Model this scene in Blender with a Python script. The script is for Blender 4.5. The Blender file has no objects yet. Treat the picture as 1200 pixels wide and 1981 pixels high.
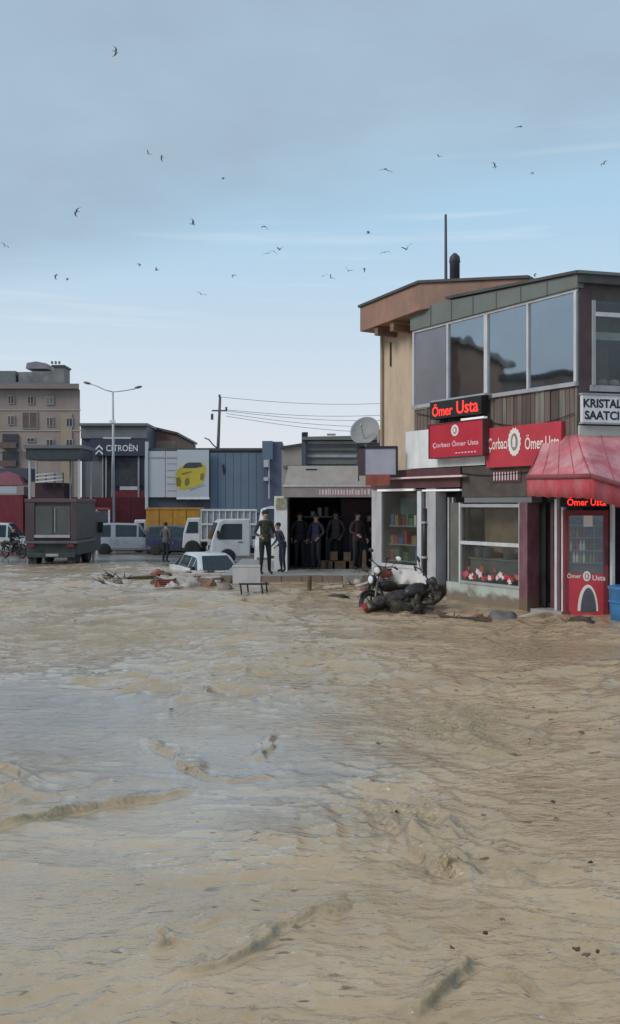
import bpy, bmesh, math, random
import numpy as np
from mathutils import Vector, Matrix

random.seed(7)
rng = np.random.default_rng(11)
S = bpy.context.scene
COL = S.collection
R = math.radians

# ------------------------------------------------------------------ camera
FPX, HOR, HC = 1787.0, 975.0, 2.15          # focal length in photo pixels, horizon row, eye height above the water
cam = bpy.data.cameras.new('camera')
cam.sensor_fit = 'VERTICAL'; cam.sensor_height = 24.0; cam.sensor_width = 24.0
cam.lens = 24.0 * FPX / 1981.0
cam.shift_y = -(HOR - 990.5) / 1981.0 * -1.0
cam.clip_start = 0.1; cam.clip_end = 3000
camo = bpy.data.objects.new('camera', cam); COL.objects.link(camo)
camo.location = (0, 0, HC); camo.rotation_euler = (R(90), 0, 0)
S.camera = camo

# ------------------------------------------------------------------ world, sun, exposure
SUN_EL, SUN_AZ = 34.0, -118.0       # degrees; azimuth measured from +Y towards +X
world = bpy.data.worlds.new('World'); S.world = world; world.use_nodes = True
nt = world.node_tree; nt.nodes.clear()
def wn(t): return nt.nodes.new(t)
L = nt.links.new
wout = wn('ShaderNodeOutputWorld')
sky = wn('ShaderNodeTexSky'); sky.sky_type = 'NISHITA'; sky.sun_disc = False
sky.sun_elevation = R(SUN_EL); sky.sun_rotation = R(SUN_AZ)
sky.air_density = 1.0; sky.dust_density = 2.2; sky.ozone_density = 1.6
bg1 = wn('ShaderNodeBackground'); bg1.inputs['Strength'].default_value = 0.115
L(sky.outputs[0], bg1.inputs['Color'])
tc = wn('ShaderNodeTexCoord'); sep = wn('ShaderNodeSeparateXYZ'); L(tc.outputs['Generated'], sep.inputs[0])
def wmath(op, a, b=None, c=None):
    n = wn('ShaderNodeMath'); n.operation = op
    for i, q in enumerate((a, b, c)):
        if q is None: continue
        if isinstance(q, (int, float)): n.inputs[i].default_value = q
        else: L(q, n.inputs[i])
    return n.outputs[0]
zc = wmath('MAXIMUM', sep.outputs['Z'], 0.02)
den = wmath('ADD', zc, 0.12)
cx = wmath('DIVIDE', sep.outputs['X'], den); cy = wmath('DIVIDE', sep.outputs['Y'], den)
comb = wn('ShaderNodeCombineXYZ'); L(cx, comb.inputs[0]); L(cy, comb.inputs[1])
n1 = wn('ShaderNodeTexNoise'); n1.inputs['Scale'].default_value = 0.55; n1.inputs['Detail'].default_value = 5; n1.inputs['Roughness'].default_value = 0.5
L(comb.outputs[0], n1.inputs['Vector'])
n2 = wn('ShaderNodeTexNoise'); n2.inputs['Scale'].default_value = 1.5; n2.inputs['Detail'].default_value = 6; n2.inputs['Roughness'].default_value = 0.55
L(comb.outputs[0], n2.inputs['Vector'])
# stratus deck: thins out low above the horizon, its edge broken up by noise
fr0 = wmath('MULTIPLY_ADD', cx, -0.55, 2.15); fr1 = wmath('SUBTRACT', fr0, cy)
e = wmath('MULTIPLY_ADD', n1.outputs['Fac'], 1.5, fr1)
mr = wn('ShaderNodeMapRange'); mr.interpolation_type = 'SMOOTHSTEP'
L(e, mr.inputs['Value']); mr.inputs['From Min'].default_value = 0.45; mr.inputs['From Max'].default_value = 1.05
mr.inputs['To Min'].default_value = 0.0; mr.inputs['To Max'].default_value = 0.93
# low haze bank all round the horizon
hz = wn('ShaderNodeMapRange'); hz.interpolation_type = 'SMOOTHSTEP'
L(sep.outputs['Z'], hz.inputs['Value']); hz.inputs['From Min'].default_value = 0.0; hz.inputs['From Max'].default_value = 0.45
hz.inputs['To Min'].default_value = 0.95; hz.inputs['To Max'].default_value = 0.80
# thin cirrus streaks
mp = wn('ShaderNodeMapping'); mp.inputs['Scale'].default_value = (1.3, 1.3, 26.0); L(tc.outputs['Generated'], mp.inputs['Vector'])
n3 = wn('ShaderNodeTexNoise'); n3.inputs['Scale'].default_value = 2.2; n3.inputs['Detail'].default_value = 3
L(mp.outputs[0], n3.inputs['Vector'])
st = wn('ShaderNodeMapRange'); L(n3.outputs['Fac'], st.inputs['Value'])
st.inputs['From Min'].default_value = 0.60; st.inputs['From Max'].default_value = 0.78; st.inputs['To Max'].default_value = 0.38
cr = wn('ShaderNodeValToRGB'); L(n2.outputs['Fac'], cr.inputs[0])
cr.color_ramp.elements[0].position = 0.30; cr.color_ramp.elements[0].color = (0.325, 0.410, 0.510, 1)
cr.color_ramp.elements[1].position = 0.70; cr.color_ramp.elements[1].color = (0.385, 0.525, 0.650, 1)
bgc = wn('ShaderNodeBackground'); L(cr.outputs[0], bgc.inputs['Color']); bgc.inputs['Strength'].default_value = 1.0
hr = wn('ShaderNodeValToRGB'); L(sep.outputs['Z'], hr.inputs[0])
hr.color_ramp.elements[0].position = 0.03; hr.color_ramp.elements[0].color = (0.74, 0.75, 0.79, 1)
hr.color_ramp.elements[1].position = 0.30; hr.color_ramp.elements[1].color = (0.43, 0.645, 0.82, 1)
bgh = wn('ShaderNodeBackground'); L(hr.outputs[0], bgh.inputs['Color'])
bgs = wn('ShaderNodeBackground'); bgs.inputs['Color'].default_value = (0.72, 0.80, 0.86, 1)
m0 = wn('ShaderNodeMixShader'); L(hz.outputs[0], m0.inputs[0]); L(bg1.outputs[0], m0.inputs[1]); L(bgh.outputs[0], m0.inputs[2])
m1 = wn('ShaderNodeMixShader'); L(st.outputs[0], m1.inputs[0]); L(m0.outputs[0], m1.inputs[1]); L(bgs.outputs[0], m1.inputs[2])
m2 = wn('ShaderNodeMixShader'); L(mr.outputs[0], m2.inputs[0]); L(m1.outputs[0], m2.inputs[1]); L(bgc.outputs[0], m2.inputs[2])
L(m2.outputs[0], wout.inputs['Surface'])

sun = bpy.data.lights.new('sun', 'SUN'); sun.energy = 1.5; sun.angle = R(22); sun.color = (1.0, 0.95, 0.88)
suno = bpy.data.objects.new('sun', sun); COL.objects.link(suno)
sd = Vector((math.sin(R(SUN_AZ)) * math.cos(R(SUN_EL)), math.cos(R(SUN_AZ)) * math.cos(R(SUN_EL)), math.sin(R(SUN_EL))))
suno.rotation_euler = sd.to_track_quat('Z', 'Y').to_euler()
suno.location = (-20, -20, 30)

S.render.engine = 'CYCLES'
S.view_settings.view_transform = 'Standard'; S.view_settings.look = 'None'
S.view_settings.exposure = 0.10; S.view_settings.gamma = 1.0; S.view_settings.use_curve_mapping = False
S.cycles.max_bounces = 6; S.cycles.transparent_max_bounces = 10

# ------------------------------------------------------------------ materials
MATS = {}
def mat(name, col, rough=0.7, var=0.18, scale=3.0, bump=0.0, bscale=40.0, metal=0.0, dirt=None, dirt_amt=0.0, dscale=1.5,
        emit=None, estr=0.0, spec=0.5, coat=0.0, stretch=None, grime_z=None):
    if name in MATS: return MATS[name]
    m = bpy.data.materials.new(name); m.use_nodes = True
    t = m.node_tree; N = t.nodes; K = t.links.new
    b = N['Principled BSDF']
    b.inputs['Roughness'].default_value = rough; b.inputs['Metallic'].default_value = metal
    b.inputs['Specular IOR Level'].default_value = spec
    if coat: b.inputs['Coat Weight'].default_value = coat
    co = N.new('ShaderNodeTexCoord')
    vec = co.outputs['Object']
    if stretch:
        mpn = N.new('ShaderNodeMapping'); mpn.inputs['Scale'].default_value = stretch; K(vec, mpn.inputs['Vector']); vec = mpn.outputs[0]
    no = N.new('ShaderNodeTexNoise'); no.inputs['Scale'].default_value = scale; no.inputs['Detail'].default_value = 6
    K(vec, no.inputs['Vector'])
    rp = N.new('ShaderNodeValToRGB'); K(no.outputs['Fac'], rp.inputs[0])
    lo = [max(0, c * (1 - var)) for c in col]; hi = [min(1, c * (1 + var)) for c in col]
    rp.color_ramp.elements[0].position = 0.28; rp.color_ramp.elements[0].color = (*lo, 1)
    rp.color_ramp.elements[1].position = 0.72; rp.color_ramp.elements[1].color = (*hi, 1)
    colout = rp.outputs[0]
    if dirt:
        n2 = N.new('ShaderNodeTexNoise'); n2.inputs['Scale'].default_value = dscale; n2.inputs['Detail'].default_value = 8; n2.inputs['Roughness'].default_value = 0.65
        m2 = N.new('ShaderNodeMapping'); m2.inputs['Scale'].default_value = (1.6, 1.6, 0.45); K(co.outputs['Object'], m2.inputs['Vector'])
        K(m2.outputs[0], n2.inputs['Vector'])
        r2 = N.new('ShaderNodeMapRange'); K(n2.outputs['Fac'], r2.inputs['Value'])
        r2.inputs['From Min'].default_value = 0.45; r2.inputs['From Max'].default_value = 0.72; r2.inputs['To Max'].default_value = dirt_amt
        mx = N.new('ShaderNodeMix'); mx.data_type = 'RGBA'
        K(r2.outputs[0], mx.inputs['Factor']); K(colout, mx.inputs['A']); mx.inputs['B'].default_value = (*dirt, 1)
        colout = mx.outputs['Result']
    if grime_z:
        sz = N.new('ShaderNodeSeparateXYZ'); K(co.outputs['Object'], sz.inputs[0])
        ng = N.new('ShaderNodeTexNoise'); ng.inputs['Scale'].default_value = 4.0; ng.inputs['Detail'].default_value = 7; K(co.outputs['Object'], ng.inputs['Vector'])
        ga_ = N.new('ShaderNodeMath'); ga_.operation = 'MULTIPLY_ADD'; K(ng.outputs['Fac'], ga_.inputs[0]); ga_.inputs[1].default_value = -0.55; K(sz.outputs['Z'], ga_.inputs[2])
        gm = N.new('ShaderNodeMapRange'); K(ga_.outputs[0], gm.inputs['Value']); gm.inputs['From Min'].default_value = grime_z - .30; gm.inputs['From Max'].default_value = grime_z - .16; gm.inputs['To Min'].default_value = 0.85; gm.inputs['To Max'].default_value = 0.0
        mg = N.new('ShaderNodeMix'); mg.data_type = 'RGBA'; K(gm.outputs[0], mg.inputs['Factor']); K(colout, mg.inputs['A']); mg.inputs['B'].default_value = (0.16, 0.11, 0.07, 1); colout = mg.outputs['Result']
    K(colout, b.inputs['Base Color'])
    rr = N.new('ShaderNodeMapRange'); K(no.outputs['Fac'], rr.inputs['Value'])
    rr.inputs['To Min'].default_value = max(0.02, rough - 0.12); rr.inputs['To Max'].default_value = min(1, rough + 0.12)
    K(rr.outputs[0], b.inputs['Roughness'])
    if bump:
        n4 = N.new('ShaderNodeTexNoise'); n4.inputs['Scale'].default_value = bscale; n4.inputs['Detail'].default_value = 4
        K(vec, n4.inputs['Vector'])
        bp = N.new('ShaderNodeBump'); bp.inputs['Strength'].default_value = bump; bp.inputs['Distance'].default_value = 0.02
        K(n4.outputs['Fac'], bp.inputs['Height']); K(bp.outputs[0], b.inputs['Normal'])
    if emit:
        b.inputs['Emission Color'].default_value = (*emit, 1); b.inputs['Emission Strength'].default_value = estr
    MATS[name] = m
    return m

def glass(name, tint=(0.75, 0.82, 0.84), rough=0.03, ior=1.6, dirt=0.06, gloss=1.0, refl=1.3, refl0=0.06, dust=0.0, dcol=(0.35, 0.31, 0.27)):
    if name in MATS: return MATS[name]
    m = bpy.data.materials.new(name); m.use_nodes = True
    t = m.node_tree; N = t.nodes; K = t.links.new; N.clear()
    o = N.new('ShaderNodeOutputMaterial'); tr = N.new('ShaderNodeBsdfTransparent'); gl = N.new('ShaderNodeBsdfGlossy'); df = N.new('ShaderNodeBsdfDiffuse')
    tr.inputs[0].default_value = (*tint, 1); gl.inputs['Roughness'].default_value = rough; gl.inputs[0].default_value = (gloss, gloss, gloss, 1)
    df.inputs[0].default_value = (*dcol, 1)
    ge = N.new('ShaderNodeNewGeometry'); dt = N.new('ShaderNodeVectorMath'); dt.operation = 'DOT_PRODUCT'; K(ge.outputs['Normal'], dt.inputs[0]); K(ge.outputs['Incoming'], dt.inputs[1])
    def mth(op, a, b=None):
        q = N.new('ShaderNodeMath'); q.operation = op
        for i, v in enumerate((a, b)):
            if v is None: continue
            if isinstance(v, (int, float)): q.inputs[i].default_value = v
            else: K(v, q.inputs[i])
        return q
    f0 = ((ior - 1) / (ior + 1)) ** 2
    fr = mth('MULTIPLY_ADD', mth('POWER', mth('SUBTRACT', 1.0, mth('ABSOLUTE', dt.outputs['Value']).outputs[0]).outputs[0], 5.0).outputs[0], 1 - f0); fr.inputs[2].default_value = f0
    mu = N.new('ShaderNodeMath'); mu.operation = 'MULTIPLY_ADD'; mu.inputs[1].default_value = refl; mu.inputs[2].default_value = refl0; mu.use_clamp = True
    K(fr.outputs[0], mu.inputs[0])
    mx = N.new('ShaderNodeMixShader'); K(mu.outputs[0], mx.inputs[0]); K(tr.outputs[0], mx.inputs[1]); K(gl.outputs[0], mx.inputs[2])
    no = N.new('ShaderNodeTexNoise'); no.inputs['Scale'].default_value = 0.9; no.inputs['Detail'].default_value = 9; no.inputs['Roughness'].default_value = 0.7
    co = N.new('ShaderNodeTexCoord'); K(co.outputs['Object'], no.inputs['Vector'])
    mr = N.new('ShaderNodeMapRange'); K(no.outputs['Fac'], mr.inputs['Value']); mr.inputs['From Min'].default_value = 0.4; mr.inputs['From Max'].default_value = 0.8
    mr.inputs['To Min'].default_value = dust; mr.inputs['To Max'].default_value = dust + dirt
    m2 = N.new('ShaderNodeMixShader'); K(mr.outputs[0], m2.inputs[0]); K(mx.outputs[0], m2.inputs[1]); K(df.outputs[0], m2.inputs[2])
    # gentle waviness of old panes
    nb = N.new('ShaderNodeTexNoise'); nb.inputs['Scale'].default_value = 0.8; K(co.outputs['Object'], nb.inputs['Vector'])
    bp = N.new('ShaderNodeBump'); bp.inputs['Strength'].default_value = 0.12; bp.inputs['Distance'].default_value = 0.05
    K(nb.outputs['Fac'], bp.inputs['Height']); K(bp.outputs[0], gl.inputs['Normal'])
    K(m2.outputs[0], o.inputs[0]); MATS[name] = m
    return m

MUD = (0.22, 0.155, 0.10)
M_white = mat('white_paint', (0.80, 0.81, 0.82), 0.55, 0.06, dirt=(0.42, 0.38, 0.33), dirt_amt=0.45, bump=0.05)
M_wframe = mat('white_frame', (0.62, 0.63, 0.66), 0.4, 0.08, dirt=(0.35, 0.31, 0.27), dirt_amt=0.5, dscale=4)
M_gframe = mat('grey_frame', (0.40, 0.40, 0.42), 0.45, 0.1, dirt=(0.25, 0.22, 0.19), dirt_amt=0.5)
M_yellow = mat('ochre_render', (0.57, 0.445, 0.325), 0.85, 0.08, 1.2, bump=0.25, dirt=(0.36, 0.29, 0.22), dirt_amt=0.7, dscale=2.2)
M_brown = mat('red_brown_fascia', (0.32, 0.18, 0.13), 0.65, 0.18, 2.0, dirt=(0.20, 0.145, 0.12), dirt_amt=0.75, dscale=2.5, bump=0.2)
M_soffit = mat('brown_soffit', (0.21, 0.125, 0.09), 0.7, 0.2)
M_greenroof = mat('grey_green_sheet', (0.16, 0.185, 0.17), 0.5, 0.14, 1.5, dirt=(0.20, 0.17, 0.13), dirt_amt=0.4)
M_roofdark = mat('dark_roof', (0.075, 0.075, 0.075), 0.6, 0.25)
M_plank = mat('weathered_plank', (0.165, 0.125, 0.105), 0.8, 0.35, 5.0, bump=0.4, bscale=30, stretch=(3, 3, 0.25))
M_plank2 = mat('greyed_plank', (0.20, 0.185, 0.155), 0.85, 0.3, 5.0, bump=0.4, bscale=30, stretch=(3, 3, 0.25))
M_plank3 = mat('dark_plank', (0.10, 0.078, 0.068), 0.8, 0.3, 5.0, bump=0.4, bscale=30, stretch=(3, 3, 0.25))
M_dkbrown = mat('dark_brown_wood', (0.085, 0.068, 0.058), 0.6, 0.3, 4.0)
M_maroon = mat('maroon_fascia', (0.105, 0.042, 0.046), 0.5, 0.18, dirt=(0.12, 0.09, 0.08), dirt_amt=0.4)
M_red = mat('red_sign', (0.50, 0.025, 0.045), 0.45, 0.12, 2.0)
M_red2 = mat('red_banner', (0.52, 0.045, 0.065), 0.5, 0.14, 2.0)
M_reddk = mat('dark_red', (0.20, 0.022, 0.035), 0.55, 0.2, dirt=(0.13, 0.07, 0.06), dirt_amt=0.4)
M_cream = mat('cream_print', (0.82, 0.76, 0.70), 0.5, 0.05)
M_pinkw = mat('pinkish_print', (0.80, 0.60, 0.62), 0.5, 0.1)
M_black = mat('black_paint', (0.02, 0.02, 0.022), 0.45, 0.3)
M_blackrub = mat('black_rubber', (0.025, 0.025, 0.027), 0.75, 0.3, dirt=MUD, dirt_amt=0.5, dscale=6)
M_led = mat('red_led', (0.6, 0.02, 0.02), 0.5, 0.05, emit=(1.0, 0.035, 0.022), estr=1.6)
M_strip = mat('white_light_strip', (0.9, 0.9, 0.9), 0.5, 0.02, emit=(1.0, 0.96, 0.95), estr=0.2)
M_lilac = mat('lilac_panel', (0.40, 0.39, 0.47), 0.3, 0.08)
M_greenwall = mat('pale_green_wall', (0.46, 0.52, 0.47), 0.8, 0.1, dirt=MUD, dirt_amt=0.5, bump=0.15, grime_z=0.2)
M_pillar = mat('grey_pillar', (0.47, 0.46, 0.48), 0.7, 0.1, dirt=(0.27, 0.22, 0.19), dirt_amt=0.6, dscale=3, grime_z=0.25)
M_purple = mat('plum_pillar', (0.17, 0.068, 0.085), 0.5, 0.25, 3, dirt=(0.3, 0.22, 0.24), dirt_amt=0.5, dscale=5, grime_z=0.25)
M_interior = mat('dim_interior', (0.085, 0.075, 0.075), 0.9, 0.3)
M_intwarm = mat('tan_interior', (0.40, 0.27, 0.17), 0.9, 0.25)
M_awn = mat('faded_red_canvas', (0.55, 0.16, 0.18), 0.85, 0.25, 2.5, dirt=(0.68, 0.50, 0.50), dirt_amt=0.85, dscale=0.8, bump=0.2, bscale=25)
M_awnv = mat('red_canvas_valance', (0.48, 0.065, 0.085), 0.85, 0.18, 2.5, dirt=(0.45, 0.30, 0.29), dirt_amt=0.5, dscale=2.5, bump=0.2, bscale=25)
M_awnd = mat('dark_red_canvas_trim', (0.26, 0.075, 0.085), 0.85, 0.2)
M_blue = mat('blue_plastic', (0.025, 0.19, 0.42), 0.4, 0.15, dirt=MUD, dirt_amt=0.3)
M_glass = glass('window_glass', (0.55, 0.63, 0.68), ior=1.7, refl=1.8, refl0=0.30, dirt=0.04)
M_glassd = glass('dusty_glass', (0.80, 0.83, 0.82), ior=1.42, dirt=0.10, dust=0.04, refl=1.1, refl0=0.02)
M_glassm = glass('milky_film_glass', (0.45, 0.45, 0.50), ior=1.5, rough=0.2, dirt=0.15, dust=0.45, refl0=.2, dcol=(0.36, 0.355, 0.40))
M_fardk = mat('dark_window', (0.05, 0.05, 0.06), 0.15, 0.3)
M_conc = mat('concrete', (0.33, 0.32, 0.31), 0.85, 0.15, 2, bump=0.25, dirt=(0.2, 0.16, 0.13), dirt_amt=0.6)
M_beige = mat('beige_render', (0.36, 0.315, 0.28), 0.85, 0.12, 1, dirt=(0.22, 0.19, 0.17), dirt_amt=0.5)
M_apt = mat('taupe_render', (0.35, 0.275, 0.245), 0.9, 0.12, 0.25, dirt=(0.20, 0.16, 0.145), dirt_amt=0.5, dscale=0.3)
M_apt2 = mat('ochre_strip_render', (0.36, 0.29, 0.20), 0.9, 0.12, 0.25)
M_aptw = mat('pale_surround', (0.40, 0.36, 0.33), 0.9, 0.1)
M_slate = mat('slate_panel', (0.085, 0.095, 0.125), 0.5, 0.15, 0.6)
M_shedgrey = mat('grey_sheet', (0.17, 0.175, 0.18), 0.55, 0.15, 1)
M_bluewall = mat('blue_grey_cladding', (0.14, 0.185, 0.25), 0.6, 0.1, 0.6, dirt=(0.16, 0.19, 0.235), dirt_amt=0.4)
M_bluepil = mat('indigo_cladding', (0.10, 0.11, 0.17), 0.6, 0.1, 0.6)
M_brickfar = mat('far_brick', (0.21, 0.13, 0.10), 0.9, 0.2, 1.5)
M_panel = mat('billboard_white', (0.50, 0.52, 0.55), 0.5, 0.05, 0.5)
M_ylw = mat('yellow_print', (0.55, 0.44, 0.05), 0.5, 0.15, 1)
M_ylwd = mat('olive_print', (0.20, 0.16, 0.05), 0.5, 0.15, 1)
M_metal = mat('galvanised', (0.38, 0.39, 0.40), 0.45, 0.12, metal=0.6)
M_pole = mat('pale_pole', (0.50, 0.51, 0.53), 0.5, 0.1)
M_wood = mat('pole_wood', (0.13, 0.115, 0.105), 0.85, 0.25, 3, stretch=(4, 4, 0.3))
M_silver = mat('silver_paint', (0.36, 0.385, 0.42), 0.3, 0.08, metal=0.4, coat=0.4, dirt=(0.28, 0.24, 0.2), dirt_amt=0.4)
M_navy = mat('navy_paint', (0.022, 0.030, 0.075), 0.3, 0.15, coat=0.5, dirt=(0.1, 0.08, 0.07), dirt_amt=0.35)
M_carw = mat('car_white', (0.62, 0.64, 0.66), 0.3, 0.05, coat=0.5, dirt=(0.35, 0.28, 0.22), dirt_amt=0.4)
M_orange = mat('amber_paint', (0.48, 0.23, 0.025), 0.5, 0.18, dirt=(0.25, 0.14, 0.06), dirt_amt=0.4)
M_carglass = mat('car_glass', (0.03, 0.042, 0.052), 0.1, 0.2, spec=0.4)
M_tyre = mat('tyre', (0.022, 0.021, 0.02), 0.85, 0.2)
M_rim = mat('rim', (0.32, 0.32, 0.33), 0.4, 0.1, metal=0.7)
M_lampg = mat('lamp_lens', (0.75, 0.78, 0.8), 0.12, 0.05)
M_tail = mat('tail_lens', (0.40, 0.02, 0.02), 0.2, 0.1)
M_kiosk = mat('kiosk_panel', (0.055, 0.048, 0.052), 0.55, 0.25, 2, dirt=(0.10, 0.085, 0.075), dirt_amt=0.5)
M_kioskg = mat('kiosk_green_base', (0.035, 0.048, 0.047), 0.6, 0.25, 2, dirt=(0.12, 0.10, 0.075), dirt_amt=0.5)
M_kioskw = mat('kiosk_murky_screen', (0.095, 0.098, 0.092), 0.35, 0.2, 1.2)
M_mudwood = mat('muddy_wood', (0.105, 0.068, 0.045), 0.8, 0.4, 6, bump=0.5, bscale=25)
M_mudplast = mat('muddy_sheet', (0.50, 0.46, 0.42), 0.6, 0.2, 4, dirt=MUD, dirt_amt=0.7, dscale=4)
M_mudred = mat('muddy_red', (0.30, 0.06, 0.045), 0.6, 0.25, 4, dirt=MUD, dirt_amt=0.6, dscale=5)
M_bike = mat('muddy_black', (0.022, 0.02, 0.02), 0.4, 0.3, 4, dirt=(0.12, 0.085, 0.056), dirt_amt=0.9, dscale=4)
M_chrome = mat('chrome', (0.16, 0.15, 0.14), 0.4, 0.25, metal=0.5, dirt=(.09, .065, .045), dirt_amt=0.85, dscale=6)
M_leaf = mat('leaf', (0.05, 0.085, 0.03), 0.7, 0.4, 6)
M_sludge = mat('silt_heap', (0.075, 0.055, 0.038), 0.75, 0.4, 6, bump=0.8, bscale=18)
M_skin = mat('skin', (0.42, 0.25, 0.18), 0.6, 0.08)
M_hair = mat('hair', (0.02, 0.016, 0.014), 0.7, 0.2)
M_gull = mat('gull_white', (0.45, 0.46, 0.48), 0.8, 0.1)
M_gullg = mat('gull_grey', (0.17, 0.18, 0.195), 0.8, 0.15)
M_dish = mat('dish_grey', (0.30, 0.31, 0.32), 0.6, 0.08, dirt=(0.2, 0.18, 0.16), dirt_amt=0.4)

# ------------------------------------------------------------------ mesh helpers
class MB:
    def __init__(s): s.v = []; s.f = []; s.m = []; s.mi = 0
    def add(s, vs, fs):
        b = len(s.v); s.v += [tuple(p) for p in vs]
        for f in fs: s.f.append([b + i for i in f]); s.m.append(s.mi)
        return s
    def hexa(s, p):      # 8 points: bottom ring 0-3, top ring 4-7
        return s.add(p, [(0, 3, 2, 1), (4, 5, 6, 7), (0, 1, 5, 4), (1, 2, 6, 5), (2, 3, 7, 6), (3, 0, 4, 7)])
    def box(s, x0, x1, y0, y1, z0, z1):
        return s.hexa([(x0, y0, z0), (x1, y0, z0), (x1, y1, z0), (x0, y1, z0), (x0, y0, z1), (x1, y0, z1), (x1, y1, z1), (x0, y1, z1)])
    def fb(s, fr, s0, s1, o0, o1, z0, z1):
        g = fr.p
        return s.hexa([g(s0, o1, z0), g(s1, o1, z0), g(s1, o0, z0), g(s0, o0, z0), g(s0, o1, z1), g(s1, o1, z1), g(s1, o0, z1), g(s0, o0, z1)])
    def ngon(s, pts, thick):      # flat polygon extruded along a vector
        n = len(pts); t = Vector(thick)
        a = [Vector(p) for p in pts]; b = [p + t for p in a]
        return s.add(a + b, [tuple(range(n)), tuple(range(2 * n - 1, n - 1, -1))] + [(i, n + i, n + (i + 1) % n, (i + 1) % n) for i in range(n)])
    def tube(s, path, r, n=8, cap=True):
        path = [Vector(p) for p in path]; k = len(path)
        rs = r if isinstance(r, (list, tuple)) else [r] * k
        vs = []
        up0 = None
        for i, p in enumerate(path):
            d = (path[min(i + 1, k - 1)] - path[max(i - 1, 0)]).normalized()
            a = Vector((0, 0, 1)) if abs(d.z) < 0.9 else Vector((1, 0, 0))
            if up0 is not None: a = up0
            x = d.cross(a)
            if x.length < 1e-4: x = d.orthogonal()
            x.normalize(); y = x.cross(d).normalized(); up0 = y
            for j in range(n):
                t = 2 * math.pi * j / n
                vs.append(p + (x * math.cos(t) + y * math.sin(t)) * rs[i])
        fs = []
        for i in range(k - 1):
            for j in range(n):
                fs.append((i * n + j, i * n + (j + 1) % n, (i + 1) * n + (j + 1) % n, (i + 1) * n + j))
        if cap: fs += [tuple(range(n - 1, -1, -1)), tuple(range((k - 1) * n, k * n))]
        return s.add(vs, fs)
    def lathe(s, prof, c, axis=(0, 0, 1), n=16):      # prof: (radius, height)
        c = Vector(c); q = Vector((0, 0, 1)).rotation_difference(Vector(axis))
        vs = []; k = len(prof)
        for (r, h) in prof:
            for j in range(n):
                t = 2 * math.pi * j / n
                vs.append(c + q @ Vector((r * math.cos(t), r * math.sin(t), h)))
        fs = [(i * n + j, i * n + (j + 1) % n, (i + 1) * n + (j + 1) % n, (i + 1) * n + j) for i in range(k - 1) for j in range(n)]
        fs += [tuple(range(n - 1, -1, -1)), tuple(range((k - 1) * n, k * n))]
        return s.add(vs, fs)
    def ell(s, c, r, n=12, k=8, rot=None, jit=0.0):
        c = Vector(c); vs = []; rt = rot or Matrix.Identity(3)
        for i in range(k + 1):
            ph = math.pi * i / k
            for j in range(n):
                t = 2 * math.pi * j / n
                q = 1 + random.uniform(-jit, jit)
                vs.append(c + rt @ Vector((r[0] * math.sin(ph) * math.cos(t) * q, r[1] * math.sin(ph) * math.sin(t) * q, r[2] * math.cos(ph) * q)))
        fs = [(i * n + j, (i + 1) * n + j, (i + 1) * n + (j + 1) % n, i * n + (j + 1) % n) for i in range(k) for j in range(n)]
        return s.add(vs, fs)

class Frame:                     # a vertical plane: origin on the ground, u to the viewer's right, n outwards
    def __init__(s, a, u):
        s.a = Vector((a[0], a[1], 0)); s.u = Vector((u[0], u[1], 0)).normalized(); s.n = Vector((s.u.y, -s.u.x, 0))
    def p(s, t, o, z): return s.a + s.u * t + s.n * o + Vector((0, 0, z))
    def s_of(s, px, o=0.0):
        k = (px - 600) / FPX; a = s.a + s.n * o
        return (k * a.y - a.x) / (s.u.x - k * s.u.y)
    def z_of(s, px, py, o=0.0):
        d = s.p(s.s_of(px, o), o, 0).y
        return HC - (py - HOR) / FPX * d
    def mat(s, t, o, z):
        m = Matrix.Identity(4); p = s.p(t, o, z)
        for i in range(3): m[i][0] = s.u[i]; m[i][1] = (0, 0, 1)[i]; m[i][2] = s.n[i]; m[i][3] = p[i]
        return m

def W(px, py, d): return Vector(((px - 600) / FPX * d, d, HC - (py - HOR) / FPX * d))
def WX(px, d): return (px - 600) / FPX * d
def WZ(py, d): return HC - (py - HOR) / FPX * d

def prop(o, label=None, cat=None, group=None, kind=None):
    if label: o['label'] = label
    if cat: o['category'] = cat
    if group: o['group'] = group
    if kind: o['kind'] = kind
    return o

def mk(name, mb, mats, parent=None, smooth=False, bevel=0.0, local=False):
    me = bpy.data.meshes.new(name)
    me.from_pydata([tuple(p) for p in mb.v], [], mb.f)
    mats = mats if isinstance(mats, (list, tuple)) else [mats]
    for m in mats: me.materials.append(m)
    if len(mats) > 1:
        for p, i in zip(me.polygons, mb.m): p.material_index = min(i, len(mats) - 1)
    bm = bmesh.new(); bm.from_mesh(me); bmesh.ops.recalc_face_normals(bm, faces=bm.faces); bm.to_mesh(me); bm.free()
    if smooth:
        for p in me.polygons: p.use_smooth = True
    o = bpy.data.objects.new(name, me); COL.objects.link(o)
    if bevel:
        b = o.modifiers.new('bevel', 'BEVEL'); b.width = bevel; b.segments = 2; b.limit_method = 'ANGLE'
    if parent is not None:
        o.parent = parent
        if not local and not parent.get('_local'):
            q = parent; base = Vector((0, 0, 0))
            while q is not None: base += q.location; q = q.parent
            o.location = -base if parent.type == 'EMPTY' else Vector((0, 0, 0))
    return o

def smoothish(o, ang=40):
    me = o.data
    for p in me.polygons: p.use_smooth = True
    bm = bmesh.new(); bm.from_mesh(me)
    for e in bm.edges:
        if len(e.link_faces) == 2 and e.calc_face_angle(0) > R(ang): e.smooth = False
    bm.to_mesh(me); bm.free()
    return o

def thing(name, label, cat, loc=(0, 0, 0), rotz=0.0, group=None, local=False):
    o = bpy.data.objects.new(name, None); COL.objects.link(o)
    o.location = loc; o.rotation_euler = (0, 0, rotz); o.empty_display_size = 0.2
    prop(o, label, cat, group)
    if local: o['_local'] = 1
    return o

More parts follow.
